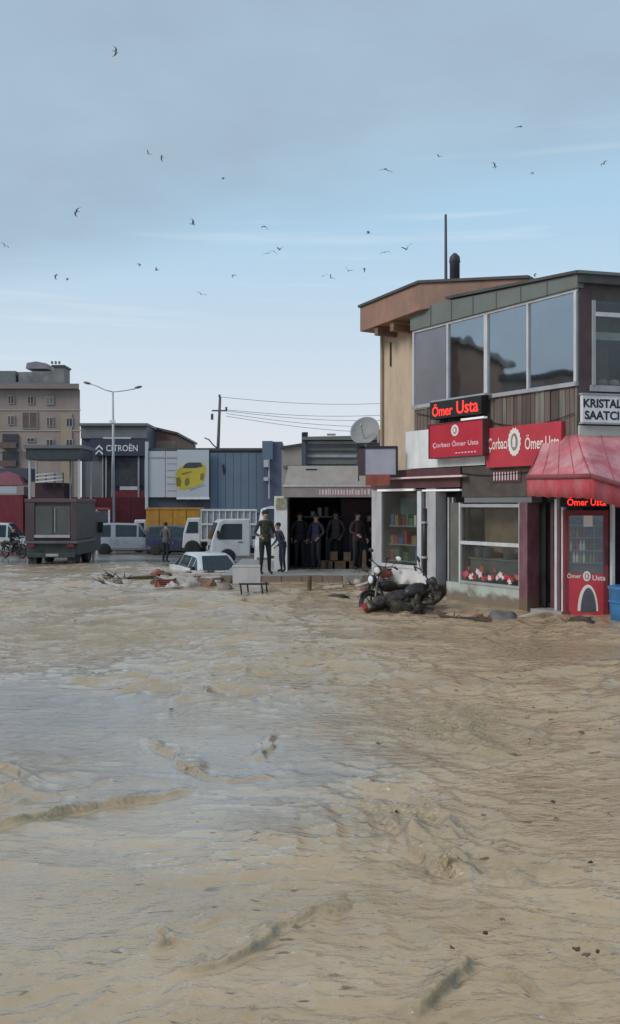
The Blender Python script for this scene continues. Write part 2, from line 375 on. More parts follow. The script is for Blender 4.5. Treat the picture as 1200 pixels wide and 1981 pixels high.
def copy_tree(o, parent=None):
    c = o.copy(); COL.objects.link(c); c.parent = parent
    for ch in list(o.children): copy_tree(ch, c)
    return c

def lettering(name, s, w, h, m, parent, M, ext=0.004, spacing=1.0, off=0.012):
    cu = bpy.data.curves.new(name, 'FONT'); cu.body = s; cu.size = 1.0; cu.extrude = 0.0; cu.align_x = 'CENTER'; cu.align_y = 'CENTER'
    cu.space_character = spacing; cu.resolution_u = 3; cu.offset = off
    t = bpy.data.objects.new(name, cu); COL.objects.link(t)
    dg = bpy.context.evaluated_depsgraph_get()
    me = bpy.data.meshes.new_from_object(t.evaluated_get(dg))
    bpy.data.objects.remove(t)
    co = np.array([v.co[:] for v in me.vertices])
    mn, mx = co.min(0), co.max(0); c = (mn + mx) / 2; sz = mx - mn
    mb = MB(); n = len(me.vertices)
    vs = [M @ Vector(((v.co.x - c[0]) / sz[0] * w, (v.co.y - c[1]) / sz[1] * h, 0)) for v in me.vertices]
    mb.add(vs, [tuple(p.vertices) for p in me.polygons])
    bpy.data.meshes.remove(me)
    return mk(name, mb, m, parent)

# ------------------------------------------------------------------ terrain numbers
def water_z(d):           # flood runs level to 26 m and then drains gently away
    return -0.028 * np.clip(np.asarray(d, float) - 26.0, 0, 44)
def road_z(d):
    d = np.asarray(d, float); t = np.clip((d - 27.0) / 11.0, 0, 1); t = t * t * (3 - 2 * t)
    return water_z(d) - 0.32 * (1 - t)
def rz(d): return float(road_z(d))

# value noise in numpy
def vnoise(x, y, seed=0):
    xi = np.floor(x).astype(np.int64); yi = np.floor(y).astype(np.int64)
    xf = x - xi; yf = y - yi
    u = xf * xf * xf * (xf * (xf * 6 - 15) + 10); v = yf * yf * yf * (yf * (yf * 6 - 15) + 10)
    def h(a, b):
        n = (a * 374761393 + b * 668265263 + seed * 362437) & 0xFFFFFFFF
        n = ((n ^ (n >> 13)) * 1274126177) & 0xFFFFFFFF
        n = n ^ (n >> 16)
        return (n & 0xFFFF) / 32767.5 - 1.0
    a = h(xi, yi); b = h(xi + 1, yi); c = h(xi, yi + 1); d = h(xi + 1, yi + 1)
    return (a + (b - a) * u) * (1 - v) + (c + (d - c) * u) * v

# ------------------------------------------------------------------ ground
def grid_mesh(name, xs, ys, zf, m, kind):
    X, Y = np.meshgrid(xs, ys); Z = zf(X, Y)
    n, k = X.shape
    vs = np.stack([X, Y, Z], -1).reshape(-1, 3)
    i = np.arange(n * k).reshape(n, k)
    fs = np.stack([i[:-1, :-1], i[:-1, 1:], i[1:, 1:], i[1:, :-1]], -1).reshape(-1, 4)
    me = bpy.data.meshes.new(name); me.from_pydata(vs.tolist(), [], fs.tolist()); me.materials.append(m)
    for p in me.polygons: p.use_smooth = True
    o = bpy.data.objects.new(name, me); COL.objects.link(o); o['kind'] = kind
    return o

M_road = mat('wet_asphalt', (0.30, 0.285, 0.265), 0.17, 0.35, 0.5, bump=0.25, bscale=9, dirt=(0.30, 0.25, 0.20), dirt_amt=0.8, dscale=0.35)
xs = np.concatenate([np.linspace(-900, -60, 12), np.linspace(-50, 50, 60), np.linspace(60, 900, 12)])
ys = np.concatenate([np.linspace(-200, 20, 14), np.linspace(22, 75, 54), np.linspace(85, 1500, 16)])
grid_mesh('ground', xs, ys, lambda X, Y: road_z(Y), M_road, 'structure')

# ------------------------------------------------------------------ flood water
def build_water():
    nr, nc = 960, 620
    d = np.geomspace(2.0, 44.0, nr); k = np.linspace(-0.72, 0.72, nc)
    D, K = np.meshgrid(d, k, indexing='ij'); X = K * D; Y = D
    # warp so patterns do not align with the grid
    wx = X + 0.5 * vnoise(X * 0.5, Y * 0.5, 3) + 0.15 * vnoise(X * 1.7, Y * 1.7, 4)
    wy = Y + 0.5 * vnoise(X * 0.5 + 9, Y * 0.5, 5) + 0.15 * vnoise(X * 1.7, Y * 1.7 + 5, 6)
    res = D * 0.0033
    Z = np.zeros_like(X)
    # calm, sky-mirroring pool on the left in the middle distance, rough elsewhere
    PX = 600 + K * FPX; PY = HOR + HC * FPX / D
    calm = 1.15 * np.exp(-(((X + 2.6) / 2.3) ** 2 + ((Y - 8.8) / 3.0) ** 2)) + 0.85 * np.exp(-(((X + 1.0) / 1.4) ** 2 + ((Y - 6.6) / 1.4) ** 2)) + 0.70 * np.exp(-(((X + 1.5) / 1.2) ** 2 + ((Y - 4.5) / 1.3) ** 2)) + 0.6 * np.exp(-(((X + 0.2) / 0.9) ** 2 + ((Y - 7.6) / 1.6) ** 2))
    calm = np.clip(calm * (1 + 0.5 * vnoise(X * 0.9, Y * 0.9, 21)), 0, 1)
    chop = 1 - 0.85 * calm
    patch = np.clip(0.75 + 0.6 * vnoise(wx * 0.45, wy * 0.45, 31), 0.2, 1.4)
    for (lam, amp, sd) in ((2.6, 0.036, 1), (1.25, 0.034, 2), (0.70, 0.044, 7), (0.36, 0.036, 8), (0.19, 0.028, 9), (0.10, 0.018, 10)):
        fade = np.clip((lam / res - 2.2) / 3.0, 0, 1)
        a = amp * fade * (chop * patch if lam < 2 else 0.6)
        n = vnoise(wx / lam * 0.72 + sd * 3.1, wy / lam * 1.15 + sd * 7.7, sd)
        Z += a * (1 - 2 * np.abs(n) if lam < 1.0 else n)
    foam = np.zeros_like(X)
    # standing ridges where the current folds over itself (photo polylines laid on the water plane)
    XR = X + 0.10 * vnoise(X * 2.1, Y * 2.1, 91) + 0.05 * vnoise(X * 5.5, Y * 5.5, 92); YR = Y + 0.14 * vnoise(X * 2.1 + 7, Y * 2.1, 93) + 0.06 * vnoise(X * 5.5, Y * 5.5 + 3, 94)
    def ground(px, py):
        dd = HC * FPX / (py - HOR); return ((px - 600) / FPX * dd, dd)
    ridges = [([(-60, 1610), (60, 1592), (150, 1566), (215, 1546), (300, 1534), (372, 1524)], 0.060, 0.10, 0.5),
              ([(268, 1424), (300, 1442), (340, 1466), (385, 1497), (420, 1508)], 0.055, 0.10, 0.45),
              ([(745, 1600), (790, 1630), (830, 1668), (870, 1690), (925, 1690)], 0.075, 0.12, 1.0),
              ([(925, 1690), (975, 1690), (1030, 1706)], 0.035, 0.09, 0.3),
              ([(360, 1893), (420, 1882), (490, 1832), (560, 1790), (655, 1742)], 0.050, 0.075, 0.35),
              ([(770, 1975), (815, 1950), (868, 1914), (905, 1880), (918, 1840)], 0.050, 0.07, 0.5),
              ([(955, 1862), (1000, 1890), (1035, 1910)], 0.030, 0.05, 0.2),
              ([(-40, 1470), (10, 1478), (30, 1510), (20, 1550)], 0.07, 0.14, 0.9),
              ([(495, 1472), (520, 1440), (545, 1425)], 0.035, 0.10, 0.2),
              ([(895, 1765), (940, 1775), (960, 1786)], 0.028, 0.05, 0.2),
              ([(740, 1510), (800, 1545), (850, 1560)], 0.030, 0.14, 0.45),
              ([(310, 1800), (330, 1830), (300, 1850)], 0.035, 0.10, 0.3)]
    rr_ = np.random.default_rng(23)
    for q in range(22):
        py = 1180 + 800 * rr_.random() ** 1.2; px = rr_.uniform(-30, 1230); ln = rr_.uniform(40, 150) * (0.5 + (py - 1000) / 900); sl = rr_.choice([-1, 1]) * rr_.uniform(.12, .5)
        dd = HC * FPX / (py - HOR)
        ridges.append(([(px + ln * (u - .5), py + ln * sl * (u - .5) * (py - HOR) / 900 + rr_.uniform(-6, 6)) for u in np.linspace(0, 1, 4)], rr_.uniform(.007, .015) * (1 + dd / 25), rr_.uniform(.05, .09) * (1 + dd / 14), rr_.uniform(.05, .35)))
    for (pl, hgt, wid, fm) in ridges:
        g = [ground(*p) for p in pl]; gy = [q[1] for q in g]
        r0 = max(0, np.searchsorted(d, min(gy) - .9) - 1); r1 = min(nr, np.searchsorted(d, max(gy) + 1.1) + 1)
        if r1 - r0 < 3: continue
        sl_ = slice(r0, r1); x_, y_ = X[sl_], Y[sl_]; xr, yr = XR[sl_], YR[sl_]
        best = np.full(x_.shape, 1e9); side = np.zeros_like(x_); along = np.zeros_like(x_); acc = 0.0
        for (a, b) in zip(g[:-1], g[1:]):
            ax, ay = a; bx, by = b; ex, ey = bx - ax, by - ay; l2 = ex * ex + ey * ey; ll = math.sqrt(l2)
            t = np.clip(((xr - ax) * ex + (yr - ay) * ey) / l2, 0, 1)
            qx = xr - (ax + t * ex); qy = yr - (ay + t * ey)
            dist = np.hypot(qx, qy); m = dist < best
            best = np.where(m, dist, best); side = np.where(m, np.sign(qy), side); along = np.where(m, acc + t * ll, along); acc += ll
        tp = np.clip(np.minimum(along, acc - along) / (0.28 * acc), 0, 1); tp = tp * (2 - tp)
        j = np.clip(1 + 0.40 * vnoise(x_ * 3.3, y_ * 3.3, 41) + 0.25 * vnoise(x_ * 9, y_ * 9, 42), .45, 1.35)
        w = wid * 0.36
        prof = np.exp(-(best / (np.where(side < 0, w * 0.36, w * 2.4) * j)) ** 2)
        br = 1 + 0.28 * vnoise(x_ * 9, y_ * 9, 43) + 0.22 * vnoise(x_ * 21, y_ * 21, 44)
        Z[sl_] += 0.78 * hgt * prof * br * j * tp
        Z[sl_] -= 0.22 * hgt * tp * np.exp(-((best - w * 1.3) / (w * 0.8)) ** 2) * (side < 0)
        foam[sl_] = np.maximum(foam[sl_], min(1, fm * 1.5) * tp * np.exp(-(best / (w * np.where(side < 0, 1.0, 2.6) * j)) ** 2))
    # patches of churned, silt-laden froth
    for (px, py, rx, ry, s) in ((880, 1410, 0.9, 1.0, 0.75), (230, 1225, 1.4, 1.8, 0.7), (790, 1590, 0.35, 0.6, 0.8), (840, 1660, .4, .25, 1.0), (20, 1500, .5, .6, .8), (150, 1165, 3.0, 1.6, .5), (560, 1560, .5, .5, .4), (620, 1165, 2.2, 1.4, .65), (850, 1650, .3, .3, .6), (450, 1330, 1.5, 1.2, .3)):
        gx, gy = ground(px, py)
        foam = np.maximum(foam, s * np.exp(-(((X - gx) / rx) ** 2 + ((Y - gy) / ry) ** 2)))
    fn = 0.5 + 0.5 * vnoise(wx * 2.2, wy * 2.2, 51) + 0.45 * vnoise(wx * 6, wy * 6, 52) + 0.3 * vnoise(wx * 15, wy * 15, 53)
    foam = np.clip(foam * np.clip(fn + 0.15, 0, 1.6), 0, 1)
    Z += foam * 0.011 * (vnoise(X * 11, Y * 11, 61) + 0.6 * vnoise(X * 24, Y * 24, 62)) * np.clip(6 / D, 0.5, 1.2)
    # edge of the flood: it thins out to a film about 38 m away on the left, 33 m in the middle
    edge = 38.0 - 4.5 / (1 + np.exp(-(X + 5.5) * 1.2)) + 2.2 * vnoise(X * 0.35, Y * 0.15, 71) + 0.8 * vnoise(X * 1.3, Y * 0.6, 72)
    drop = np.clip((Y - edge) / 2.0, 0, 1)
    Z = Z * (1 - drop) + water_z(Y) - 0.55 * drop
    vs = np.stack([X, Y, Z], -1).reshape(-1, 3)
    i = np.arange(nr * nc).reshape(nr, nc)
    fs = np.stack([i[:-1, :-1], i[:-1, 1:], i[1:, 1:], i[1:, :-1]], -1).reshape(-1, 4)
    me = bpy.data.meshes.new('flood_water')
    me.vertices.add(len(vs)); me.vertices.foreach_set('co', vs.ravel())
    me.loops.add(fs.size); me.loops.foreach_set('vertex_index', fs.ravel().astype(np.int32))
    me.polygons.add(len(fs)); me.polygons.foreach_set('loop_start', (np.arange(len(fs)) * 4).astype(np.int32))
    me.polygons.foreach_set('use_smooth', np.ones(len(fs), bool))
    me.update(calc_edges=True)
    at = me.attributes.new('foam', 'FLOAT', 'POINT'); at.data.foreach_set('value', foam.ravel().astype(np.float32))
    at = me.attributes.new('calm', 'FLOAT', 'POINT'); at.data.foreach_set('value', calm.ravel().astype(np.float32))
    o = bpy.data.objects.new('flood_water', me); COL.objects.link(o); o['kind'] = 'structure'
    m = bpy.data.materials.new('muddy_water'); m.use_nodes = True; me.materials.append(m)
    t = m.node_tree; N = t.nodes; Q = t.links.new; b = N['Principled BSDF']
    co = N.new('ShaderNodeTexCoord')
    def noise(sc, det, vec=None, rough=0.55):
        n = N.new('ShaderNodeTexNoise'); n.inputs['Scale'].default_value = sc; n.inputs['Detail'].default_value = det; n.inputs['Roughness'].default_value = rough
        Q(vec or co.outputs['Object'], n.inputs['Vector']); return n.outputs['Fac']
    mp = N.new('ShaderNodeMapping'); mp.inputs['Scale'].default_value = (0.6, 1.4, 1.0); Q(co.outputs['Object'], mp.inputs['Vector'])
    cr = N.new('ShaderNodeValToRGB'); Q(noise(0.8, 8, mp.outputs[0]), cr.inputs[0])
    cr.color_ramp.elements[0].position = 0.30; cr.color_ramp.elements[0].color = (0.475, 0.328, 0.185, 1)
    cr.color_ramp.elements[1].position = 0.70; cr.color_ramp.elements[1].color = (0.645, 0.465, 0.282, 1)
    fa = N.new('ShaderNodeAttribute'); fa.attribute_name = 'foam'
    ca = N.new('ShaderNodeAttribute'); ca.attribute_name = 'calm'
    # froth colour, speckled
    fr = N.new('ShaderNodeValToRGB'); Q(noise(34, 7, None, 0.75), fr.inputs[0])
    fr.color_ramp.elements[0].position = 0.36; fr.color_ramp.elements[0].color = (0.150, 0.105, 0.052, 1)
    fr.color_ramp.elements[1].position = 0.66; fr.color_ramp.elements[1].color = (0.62, 0.50, 0.33, 1)
    mx = N.new('ShaderNodeMix'); mx.data_type = 'RGBA'; Q(fa.outputs['Fac'], mx.inputs['Factor']); Q(cr.outputs[0], mx.inputs['A']); Q(fr.outputs[0], mx.inputs['B'])
    # drifting dark flecks of leaf and straw
    sp = N.new('ShaderNodeMapRange'); Q(noise(7.5, 3, mp.outputs[0], 0.6), sp.inputs['Value']); sp.inputs['From Min'].default_value = 0.655; sp.inputs['From Max'].default_value = 0.70; sp.inputs['To Max'].default_value = 0.75
    mx2 = N.new('ShaderNodeMix'); mx2.data_type = 'RGBA'; Q(sp.outputs[0], mx2.inputs['Factor']); Q(mx.outputs['Result'], mx2.inputs['A']); mx2.inputs['B'].default_value = (0.075, 0.052, 0.034, 1)
    prev = mx2.outputs['Result']
    mp2 = N.new('ShaderNodeMapping'); mp2.inputs['Scale'].default_value = (0.75, 1.25, 1.0); mp2.inputs['Rotation'].default_value = (0, 0, R(14)); Q(co.outputs['Object'], mp2.inputs['Vector'])
    for (sc, lo, hi, amt, colr) in ((5.0, .56, .66, .50, (0.20, 0.142, 0.092)), (13.0, .57, .66, .55, (0.215, 0.155, 0.10)), (10.0, .58, .68, .55, (0.66, 0.53, 0.40)), (24.0, .58, .67, .45, (0.64, 0.52, 0.40)), (30.0, .60, .68, .45, (0.19, 0.135, 0.09))):
        q = N.new('ShaderNodeMapRange'); Q(noise(sc, 5, mp2.outputs[0], 0.62), q.inputs['Value']); q.inputs['From Min'].default_value = lo; q.inputs['From Max'].default_value = hi; q.inputs['To Max'].default_value = amt * 0.45
        cm = N.new('ShaderNodeMath'); cm.operation = 'MULTIPLY_ADD'; Q(ca.outputs['Fac'], cm.inputs[0]); cm.inputs[1].default_value = -0.6; cm.inputs[2].default_value = 1.0
        pm = N.new('ShaderNodeMath'); pm.operation = 'MULTIPLY'; Q(q.outputs[0], pm.inputs[0]); Q(cm.outputs[0], pm.inputs[1])
        mq = N.new('ShaderNodeMix'); mq.data_type = 'RGBA'; Q(pm.outputs[0], mq.inputs['Factor']); Q(prev, mq.inputs['A']); mq.inputs['B'].default_value = (*colr, 1); prev = mq.outputs['Result']
    ro = N.new('ShaderNodeMath'); ro.operation = 'MULTIPLY_ADD'; Q(ca.outputs['Fac'], ro.inputs[0]); ro.inputs[1].default_value = -0.03; ro.inputs[2].default_value = 0.065
    r2 = N.new('ShaderNodeMath'); r2.operation = 'MULTIPLY_ADD'; Q(fa.outputs['Fac'], r2.inputs[0]); r2.inputs[1].default_value = 0.22; Q(ro.outputs[0], r2.inputs[2])
    b1 = N.new('ShaderNodeBump'); b1.inputs['Distance'].default_value = 0.05; Q(noise(9, 5, mp.outputs[0]), b1.inputs['Height'])
    ms = N.new('ShaderNodeMath'); ms.operation = 'MULTIPLY_ADD'; Q(ca.outputs['Fac'], ms.inputs[0]); ms.inputs[1].default_value = -0.66; ms.inputs[2].default_value = 0.80
    Q(ms.outputs[0], b1.inputs['Strength'])
    b2 = N.new('ShaderNodeBump'); b2.inputs['Distance'].default_value = 0.017
    fs_ = N.new('ShaderNodeMath'); fs_.operation = 'MULTIPLY_ADD'; Q(fa.outputs['Fac'], fs_.inputs[0]); fs_.inputs[1].default_value = 0.55; fs_.inputs[2].default_value = 0.38; Q(fs_.outputs[0], b2.inputs['Strength']); Q(noise(38, 4, mp.outputs[0]), b2.inputs['Height'])
    Q(b1.outputs[0], b2.inputs['Normal']); N.remove(b)
    body = N.new('ShaderNodeBsdfDiffuse'); upv = N.new('ShaderNodeCombineXYZ'); upv.inputs[2].default_value = 1.0
    Q(prev, body.inputs['Color']); Q(upv.outputs[0], body.inputs['Normal'])
    frothy = N.new('ShaderNodeBsdfDiffuse'); Q(prev, frothy.inputs['Color']); Q(b2.outputs[0], frothy.inputs['Normal'])
    mb0 = N.new('ShaderNodeMixShader'); Q(fa.outputs['Fac'], mb0.inputs[0]); Q(body.outputs[0], mb0.inputs[1]); Q(frothy.outputs[0], mb0.inputs[2])
    gl = N.new('ShaderNodeBsdfGlossy'); Q(r2.outputs[0], gl.inputs['Roughness']); Q(b2.outputs[0], gl.inputs['Normal'])
    fn_ = N.new('ShaderNodeFresnel'); fn_.inputs['IOR'].default_value = 1.42; Q(b2.outputs[0], fn_.inputs['Normal'])
    fq = N.new('ShaderNodeMath'); fq.operation = 'MULTIPLY'; fq.use_clamp = True; Q(fn_.outputs[0], fq.inputs[0])
    fk = N.new('ShaderNodeMath'); fk.operation = 'MULTIPLY_ADD'; Q(fa.outputs['Fac'], fk.inputs[0]); fk.inputs[1].default_value = -1.4; fk.inputs[2].default_value = 1.55; fc = N.new('ShaderNodeMath'); fc.operation = 'MULTIPLY_ADD'; Q(ca.outputs['Fac'], fc.inputs[0]); fc.inputs[1].default_value = 1.3; Q(fk.outputs[0], fc.inputs[2]); Q(fc.outputs[0], fq.inputs[1])
    mw = N.new('ShaderNodeMixShader'); Q(fq.outputs[0], mw.inputs[0]); Q(mb0.outputs[0], mw.inputs[1]); Q(gl.outputs[0], mw.inputs[2])
    wo = [q for q in N if q.type == 'OUTPUT_MATERIAL'][0]; Q(mw.outputs[0], wo.inputs['Surface'])
build_water()

# ================================================================== the corner building on the right
F = Frame((2.83, 21.1), (0.52, -0.857))
s_ = F.s_of
S_L, S_T0, S_C = s_(724), s_(803), s_(1120)        # left end, start of terrace, street corner
Cn = F.p(S_C, 0, 0)
G = Frame((Cn.x, Cn.y), (0.97, 0.25))              # the face round the corner
ZS, ZT = 4.42, 6.16                                # sill and head of the terrace glazing
bld = thing('corner_building', 'two storey corner building with glazed terrace over red-signed shopfronts', 'building', (F.p(0, 0, 0).x, F.p(0, 0, 0).y, 0))

# --- main ochre block behind the terrace
wb = MB()
WO = -0.40
wb.fb(F, s_(736, WO), s_(1000, WO), WO - 5.0, WO, 2.6, 6.62)
mk('wall', wb, M_yellow, bld)
m = MB(); m.fb(F, s_(757, WO) - 0.02, s_(757, WO) + 0.02, WO, WO + 0.03, 5.6, 6.2)
mk('wall_slot', m, M_black, bld)
# overhanging roof slab
ra = F.p(s_(697, 0.25), 0.25, 0); rb = F.p(s_(812, 0.25), 0.25, 0); rc = Vector((4.75, 20.2, 0)); rd = rc + Vector((2.6, 3.6, 0)); re = ra - F.n * 6.2
rf = MB()
zb, zt = 6.48, 7.08
pl = [ra, rb, rc, rd, re]
ctr = sum((Vector(p) for p in pl), Vector()) / 5
bot = [Vector((p.x, p.y, zb + (0.12 if i in (1,) else 0.0) + (0.25 if i in (2, 3) else 0))) for i, p in enumerate(pl)]
top = [Vector((p.x, p.y, zt + (0.12 if i in (1,) else 0.0) + (0.0 if i in (2, 3) else 0))) for i, p in enumerate(pl)]
n = 5
rf.add(bot + top, [tuple(range(n))[::-1], tuple(range(n, 2 * n))] + [(i, (i + 1) % n, n + (i + 1) % n, n + i) for i in range(n)])
roof = mk('roof', rf, M_brown, bld)
m = MB()
cap0 = [p + (p - ctr - Vector((0, 0, p.z))).normalized() * 0.06 for p in top]
cap0 = [Vector((p.x, p.y, q.z + 0.004)) for p, q in zip(cap0, top)]
cap1 = [Vector((p.x, p.y, p.z + 0.06)) for p in cap0]
m.add(cap0 + cap1, [tuple(range(n))[::-1], tuple(range(n, 2 * n))] + [(i, (i + 1) % n, n + (i + 1) % n, n + i) for i in range(n)])
mk('roof_capping', m, M_roofdark, roof)
for t in (0.5, 1.15):
    m = MB(); m.fb(F, s_(740, WO) + t, s_(740, WO) + t + 0.14, WO, 0.2, 6.30, 6.475); mk('bracket', m, M_soffit, bld)
# flue and mast on the roof
fl = thing('roof_flue', 'short round-capped dark chimney flue on the overhanging roof', 'chimney', W(880, 548, 21.9))
m = MB(); c = W(880, 548, 21.9); m.lathe([(0.12, -0.25), (0.12, 0.48), (0.135, 0.5), (0.12, 0.62), (0.05, 0.70), (0.01, 0.72)], c, n=16)
mk('stack', m, mat('flue_purple', (0.07, 0.055, 0.07), 0.6, 0.2), fl, smooth=True)
mst = prop(mk('roof_mast', MB().tube([W(863, 556, 21.6), W(862.5, 415, 21.6)], [0.038, 0.028], 8), mat('mast_grey', (0.09, 0.085, 0.10), 0.6, 0.1)), 'thin upright metal mast beside the chimney flue', 'mast')

# --- terrace: floor, planks, glazing, fascia
m = MB(); m.fb(F, S_T0, S_C, -2.6, -0.05, 3.55, 3.75); mk('terrace_floor', m, M_interior, bld)
m = MB(); m.fb(F, S_T0, S_C, -0.05, 0.0, 3.3, ZS - 0.06); mk('terrace_backing', m, M_dkbrown, bld)
# individual planks
x = S_T0 + 0.01; i = 0
while x < S_C - 0.04:
    w = random.uniform(0.10, 0.155); w = min(w, S_C - x)
    m = MB(); m.fb(F, x, x + w - 0.014, 0.002, 0.022 + random.uniform(0, 0.018), 3.05 + random.uniform(-0.02, 0.02), ZS - 0.05 + random.uniform(-0.015, 0.0))
    mk('plank', m, (M_plank, M_plank2, M_plank3, M_plank)[random.randrange(4)], bld); x += w; i += 1
# sill rail and posts
m = MB(); m.fb(F, S_T0 - 0.03, S_C, 0.0, 0.09, ZS - 0.045, ZS + 0.035); mk('sill', m, M_gframe, bld)
m = MB(); m.fb(F, S_T0 - 0.03, S_C, -0.02, 0.05, ZT, ZT + 0.05); mk('head_rail', m, M_wframe, bld)
cuts = [803, 869, 943, 1024, 1116]
pw = [0.05, 0.05, 0.10, 0.04, 0.06]
for k, (px, w) in enumerate(zip(cuts, pw)):
    sc = s_(px); m = MB(); m.fb(F, sc - w / 2, sc + w / 2, -0.01, 0.055, ZS + 0.036, ZT - 0.001); mk('mullion', m, M_wframe, bld)
for k in range(4):
    a, b_ = s_(cuts[k]) + pw[k] / 2, s_(cuts[k + 1]) - pw[k + 1] / 2
    m = MB(); m.fb(F, a, b_, 0.005, 0.015, ZS + 0.036, ZT - 0.001)
    p = mk('pane', m, M_glassm if k == 0 else M_glass, bld)
    if k == 0: p['label'] = 'end pane with milky grey film'
# inner back wall + things in the terrace: tables, chairs seen through the panes
m = MB(); m.fb(F, S_T0, S_C - 0.2, -2.75, -2.6, 3.75, 6.4); mk('terrace_wall', m, M_interior, bld)
m = MB(); m.fb(F, S_T0 + 0.02, S_C, -2.7, 0.0, 6.215, 6.25); mk('terrace_ceiling', m, M_interior, bld)
def chair(sx, o, z, rot, mm, label):
    c = F.p(sx, o, z); t = thing('terrace_chair', label, 'chair', c, rot, 'chairs on the glazed terrace', local=True)
    m = MB(); m.box(-.21, .21, -.21, .21, .43, .47); mk('seat', m, mm, t)
    m = MB(); m.box(-.21, .21, .18, .21, .50, .88); mk('backrest', m, mm, t)
    for a in (-.18, .18):
        for b in (-.18, .18):
            m = MB(); m.tube([(a, b, 0), (a, b, .88 if b > 0 else .43)], 0.015, 6); mk('leg', m, mm, t)
for sx, o, rot in ((s_(975), -0.55, 0.4), (s_(1012), -0.6, 2.0), (s_(1060), -0.5, 3.6), (s_(1085), -0.7, 0.9)):
    chair(sx, o, 3.76, rot, M_white, 'white chair behind the terrace glass')
# fascia of the terrace roof (deeper to the left, as the roof falls)
def fascia(fr, s0, s1, z0a, z1a, z0b, z1b, o0, o1):
    g = fr.p
    return MB().hexa([g(s0, o1, z0a), g(s1, o1, z0b), g(s1, o0, z0b), g(s0, o0, z0a), g(s0, o1, z1a), g(s1, o1, z1b), g(s1, o0, z1b), g(s0, o0, z1a)])
mk('roof_fascia', fascia(F, S_T0 - 0.05, S_C + 0.06, ZT + 0.055, 6.74, ZT + 0.055, 6.46, -0.06, 0.10), M_greenroof, bld)
mk('roof_edge', fascia(F, S_T0 + 1.3, S_C + 0.10, 6.70, 6.76, 6.465, 6.52, -0.2, 0.16), M_roofdark, bld)
m = MB(); m.add([F.p(S_T0 - .05, -0.07, 6.70), F.p(S_C + .02, -0.07, 6.44), G.p(3.2, -0.05, 6.44), F.p(S_T0 - .05, -4.0, 6.80)], [(0, 1, 2, 3)])
mk('terrace_roof', m, M_greenroof, bld)

for k in range(1, 7):
    q = S_T0 + (S_C - S_T0) * k / 7; zz = 6.74 + (6.46 - 6.74) * k / 7
    m = MB(); m.fb(F, q - .012, q + .012, 0.101, 0.118, ZT + .06, zz - .03); mk('fascia_joint', m, M_shedgrey, bld)
m = MB(); m.tube([F.p(s_(742, WO), WO + .06, 6.45), F.p(s_(742, WO), WO + .06, 3.0)], .035, 8); mk('wall_downpipe', m, mat('ochre_pipe', (.42, .33, .25), .6, .15), bld)
# --- face round the corner
def g_(px, o=0.0): return G.s_of(px, o)
gE = g_(1290)
m = MB(); m.fb(G, 0.0, 0.26, -0.30, 0.02, 3.0, 6.30); mk('corner_post', m, mat('plum_brown_post', (0.085, 0.055, 0.06), 0.7, 0.3), bld)
m = MB(); m.fb(G, 0.26, gE, -0.2, 0.0, 6.0, 6.30); mk('lintel', m, M_dkbrown, bld)
m = MB(); m.fb(G, -0.06, gE, -0.2, 0.12, 6.305, 6.46); mk('roof_fascia', m, M_roofdark, bld)
m = MB(); m.fb(G, -0.10, gE, -0.3, 0.16, 6.465, 6.52); mk('roof_edge', m, M_shedgrey, bld)
m = MB(); m.fb(G, 0.26, gE, -0.2, 0.0, 2.95, 4.36); mk('wall', m, M_plank3, bld)
m = MB(); m.fb(G, 0.262, 0.33, -0.02, 0.05, 4.37, 6.0); mk('window_post', m, M_gframe, bld)
m = MB(); m.fb(G, 0.33, gE, -0.02, 0.06, 5.70, 5.78); mk('window_transom', m, M_wframe, bld)
m = MB(); m.fb(G, 0.33, gE, 0.01, 0.02, 4.40, 5.695); mk('pane', m, M_glassd, bld)
m = MB(); m.fb(G, 0.33, gE, 0.01, 0.02, 5.785, 5.998); mk('pane', m, M_glassd, bld)
m = MB(); m.fb(G, 0.6, gE, -0.7, -0.66, 5.40, 5.55); mk('blind', m, M_white, bld)
m = MB(); m.fb(G, 0.3, gE, -2.2, -2.0, 3.6, 6.3); mk('inner_wall', m, mat('warm_inner', (0.20, 0.13, 0.10), 0.9, 0.2), bld)
m = MB(); m.fb(G, 0.22, gE, 0.002, 0.05, 4.28, 4.395); mk('sill', m, M_gframe, bld)
# watchmaker's sign
z1, z0 = G.z_of(1150, 766), G.z_of(1150, 818)
sg = thing('watchmaker_sign', 'white shop sign reading KRISTAL SAATCI in black capitals', 'sign', G.p(0.6, 0, z0))
sL = g_(1121); sR = g_(1214)
m = MB(); m.fb(G, sL, sR, 0.03, 0.12, z0, z1); mk('board', m, M_white, sg)
cs = (g_(1129, .12) + g_(1203, .12)) / 2; sw = g_(1203, .12) - g_(1129, .12)
lettering('lettering', 'KRISTAL', sw, (z1 - z0) * 0.33, M_black, sg, G.mat(cs, 0.124, z0 + (z1 - z0) * 0.70), off=0.035)
lettering('lettering', 'SAATCI', sw * 0.90, (z1 - z0) * 0.33, M_black, sg, G.mat(cs - sw * 0.02, 0.124, z0 + (z1 - z0) * 0.26), off=0.035)
m = MB(); m.fb(G, sL - .02, sR, 0.02, 0.14, z0 - 0.035, z0 - 0.003); m.fb(G, sL - .02, sR, 0.02, 0.14, z1 + 0.003, z1 + 0.035); mk('rim', m, M_gframe, sg)
m = MB(); m.fb(G, sL - 0.03, gE, 0.002, 0.06, 3.05, z0 - 0.06); mk('pale_band', m, mat('pale_green_band', (0.50, 0.52, 0.46), 0.7, 0.1), bld)
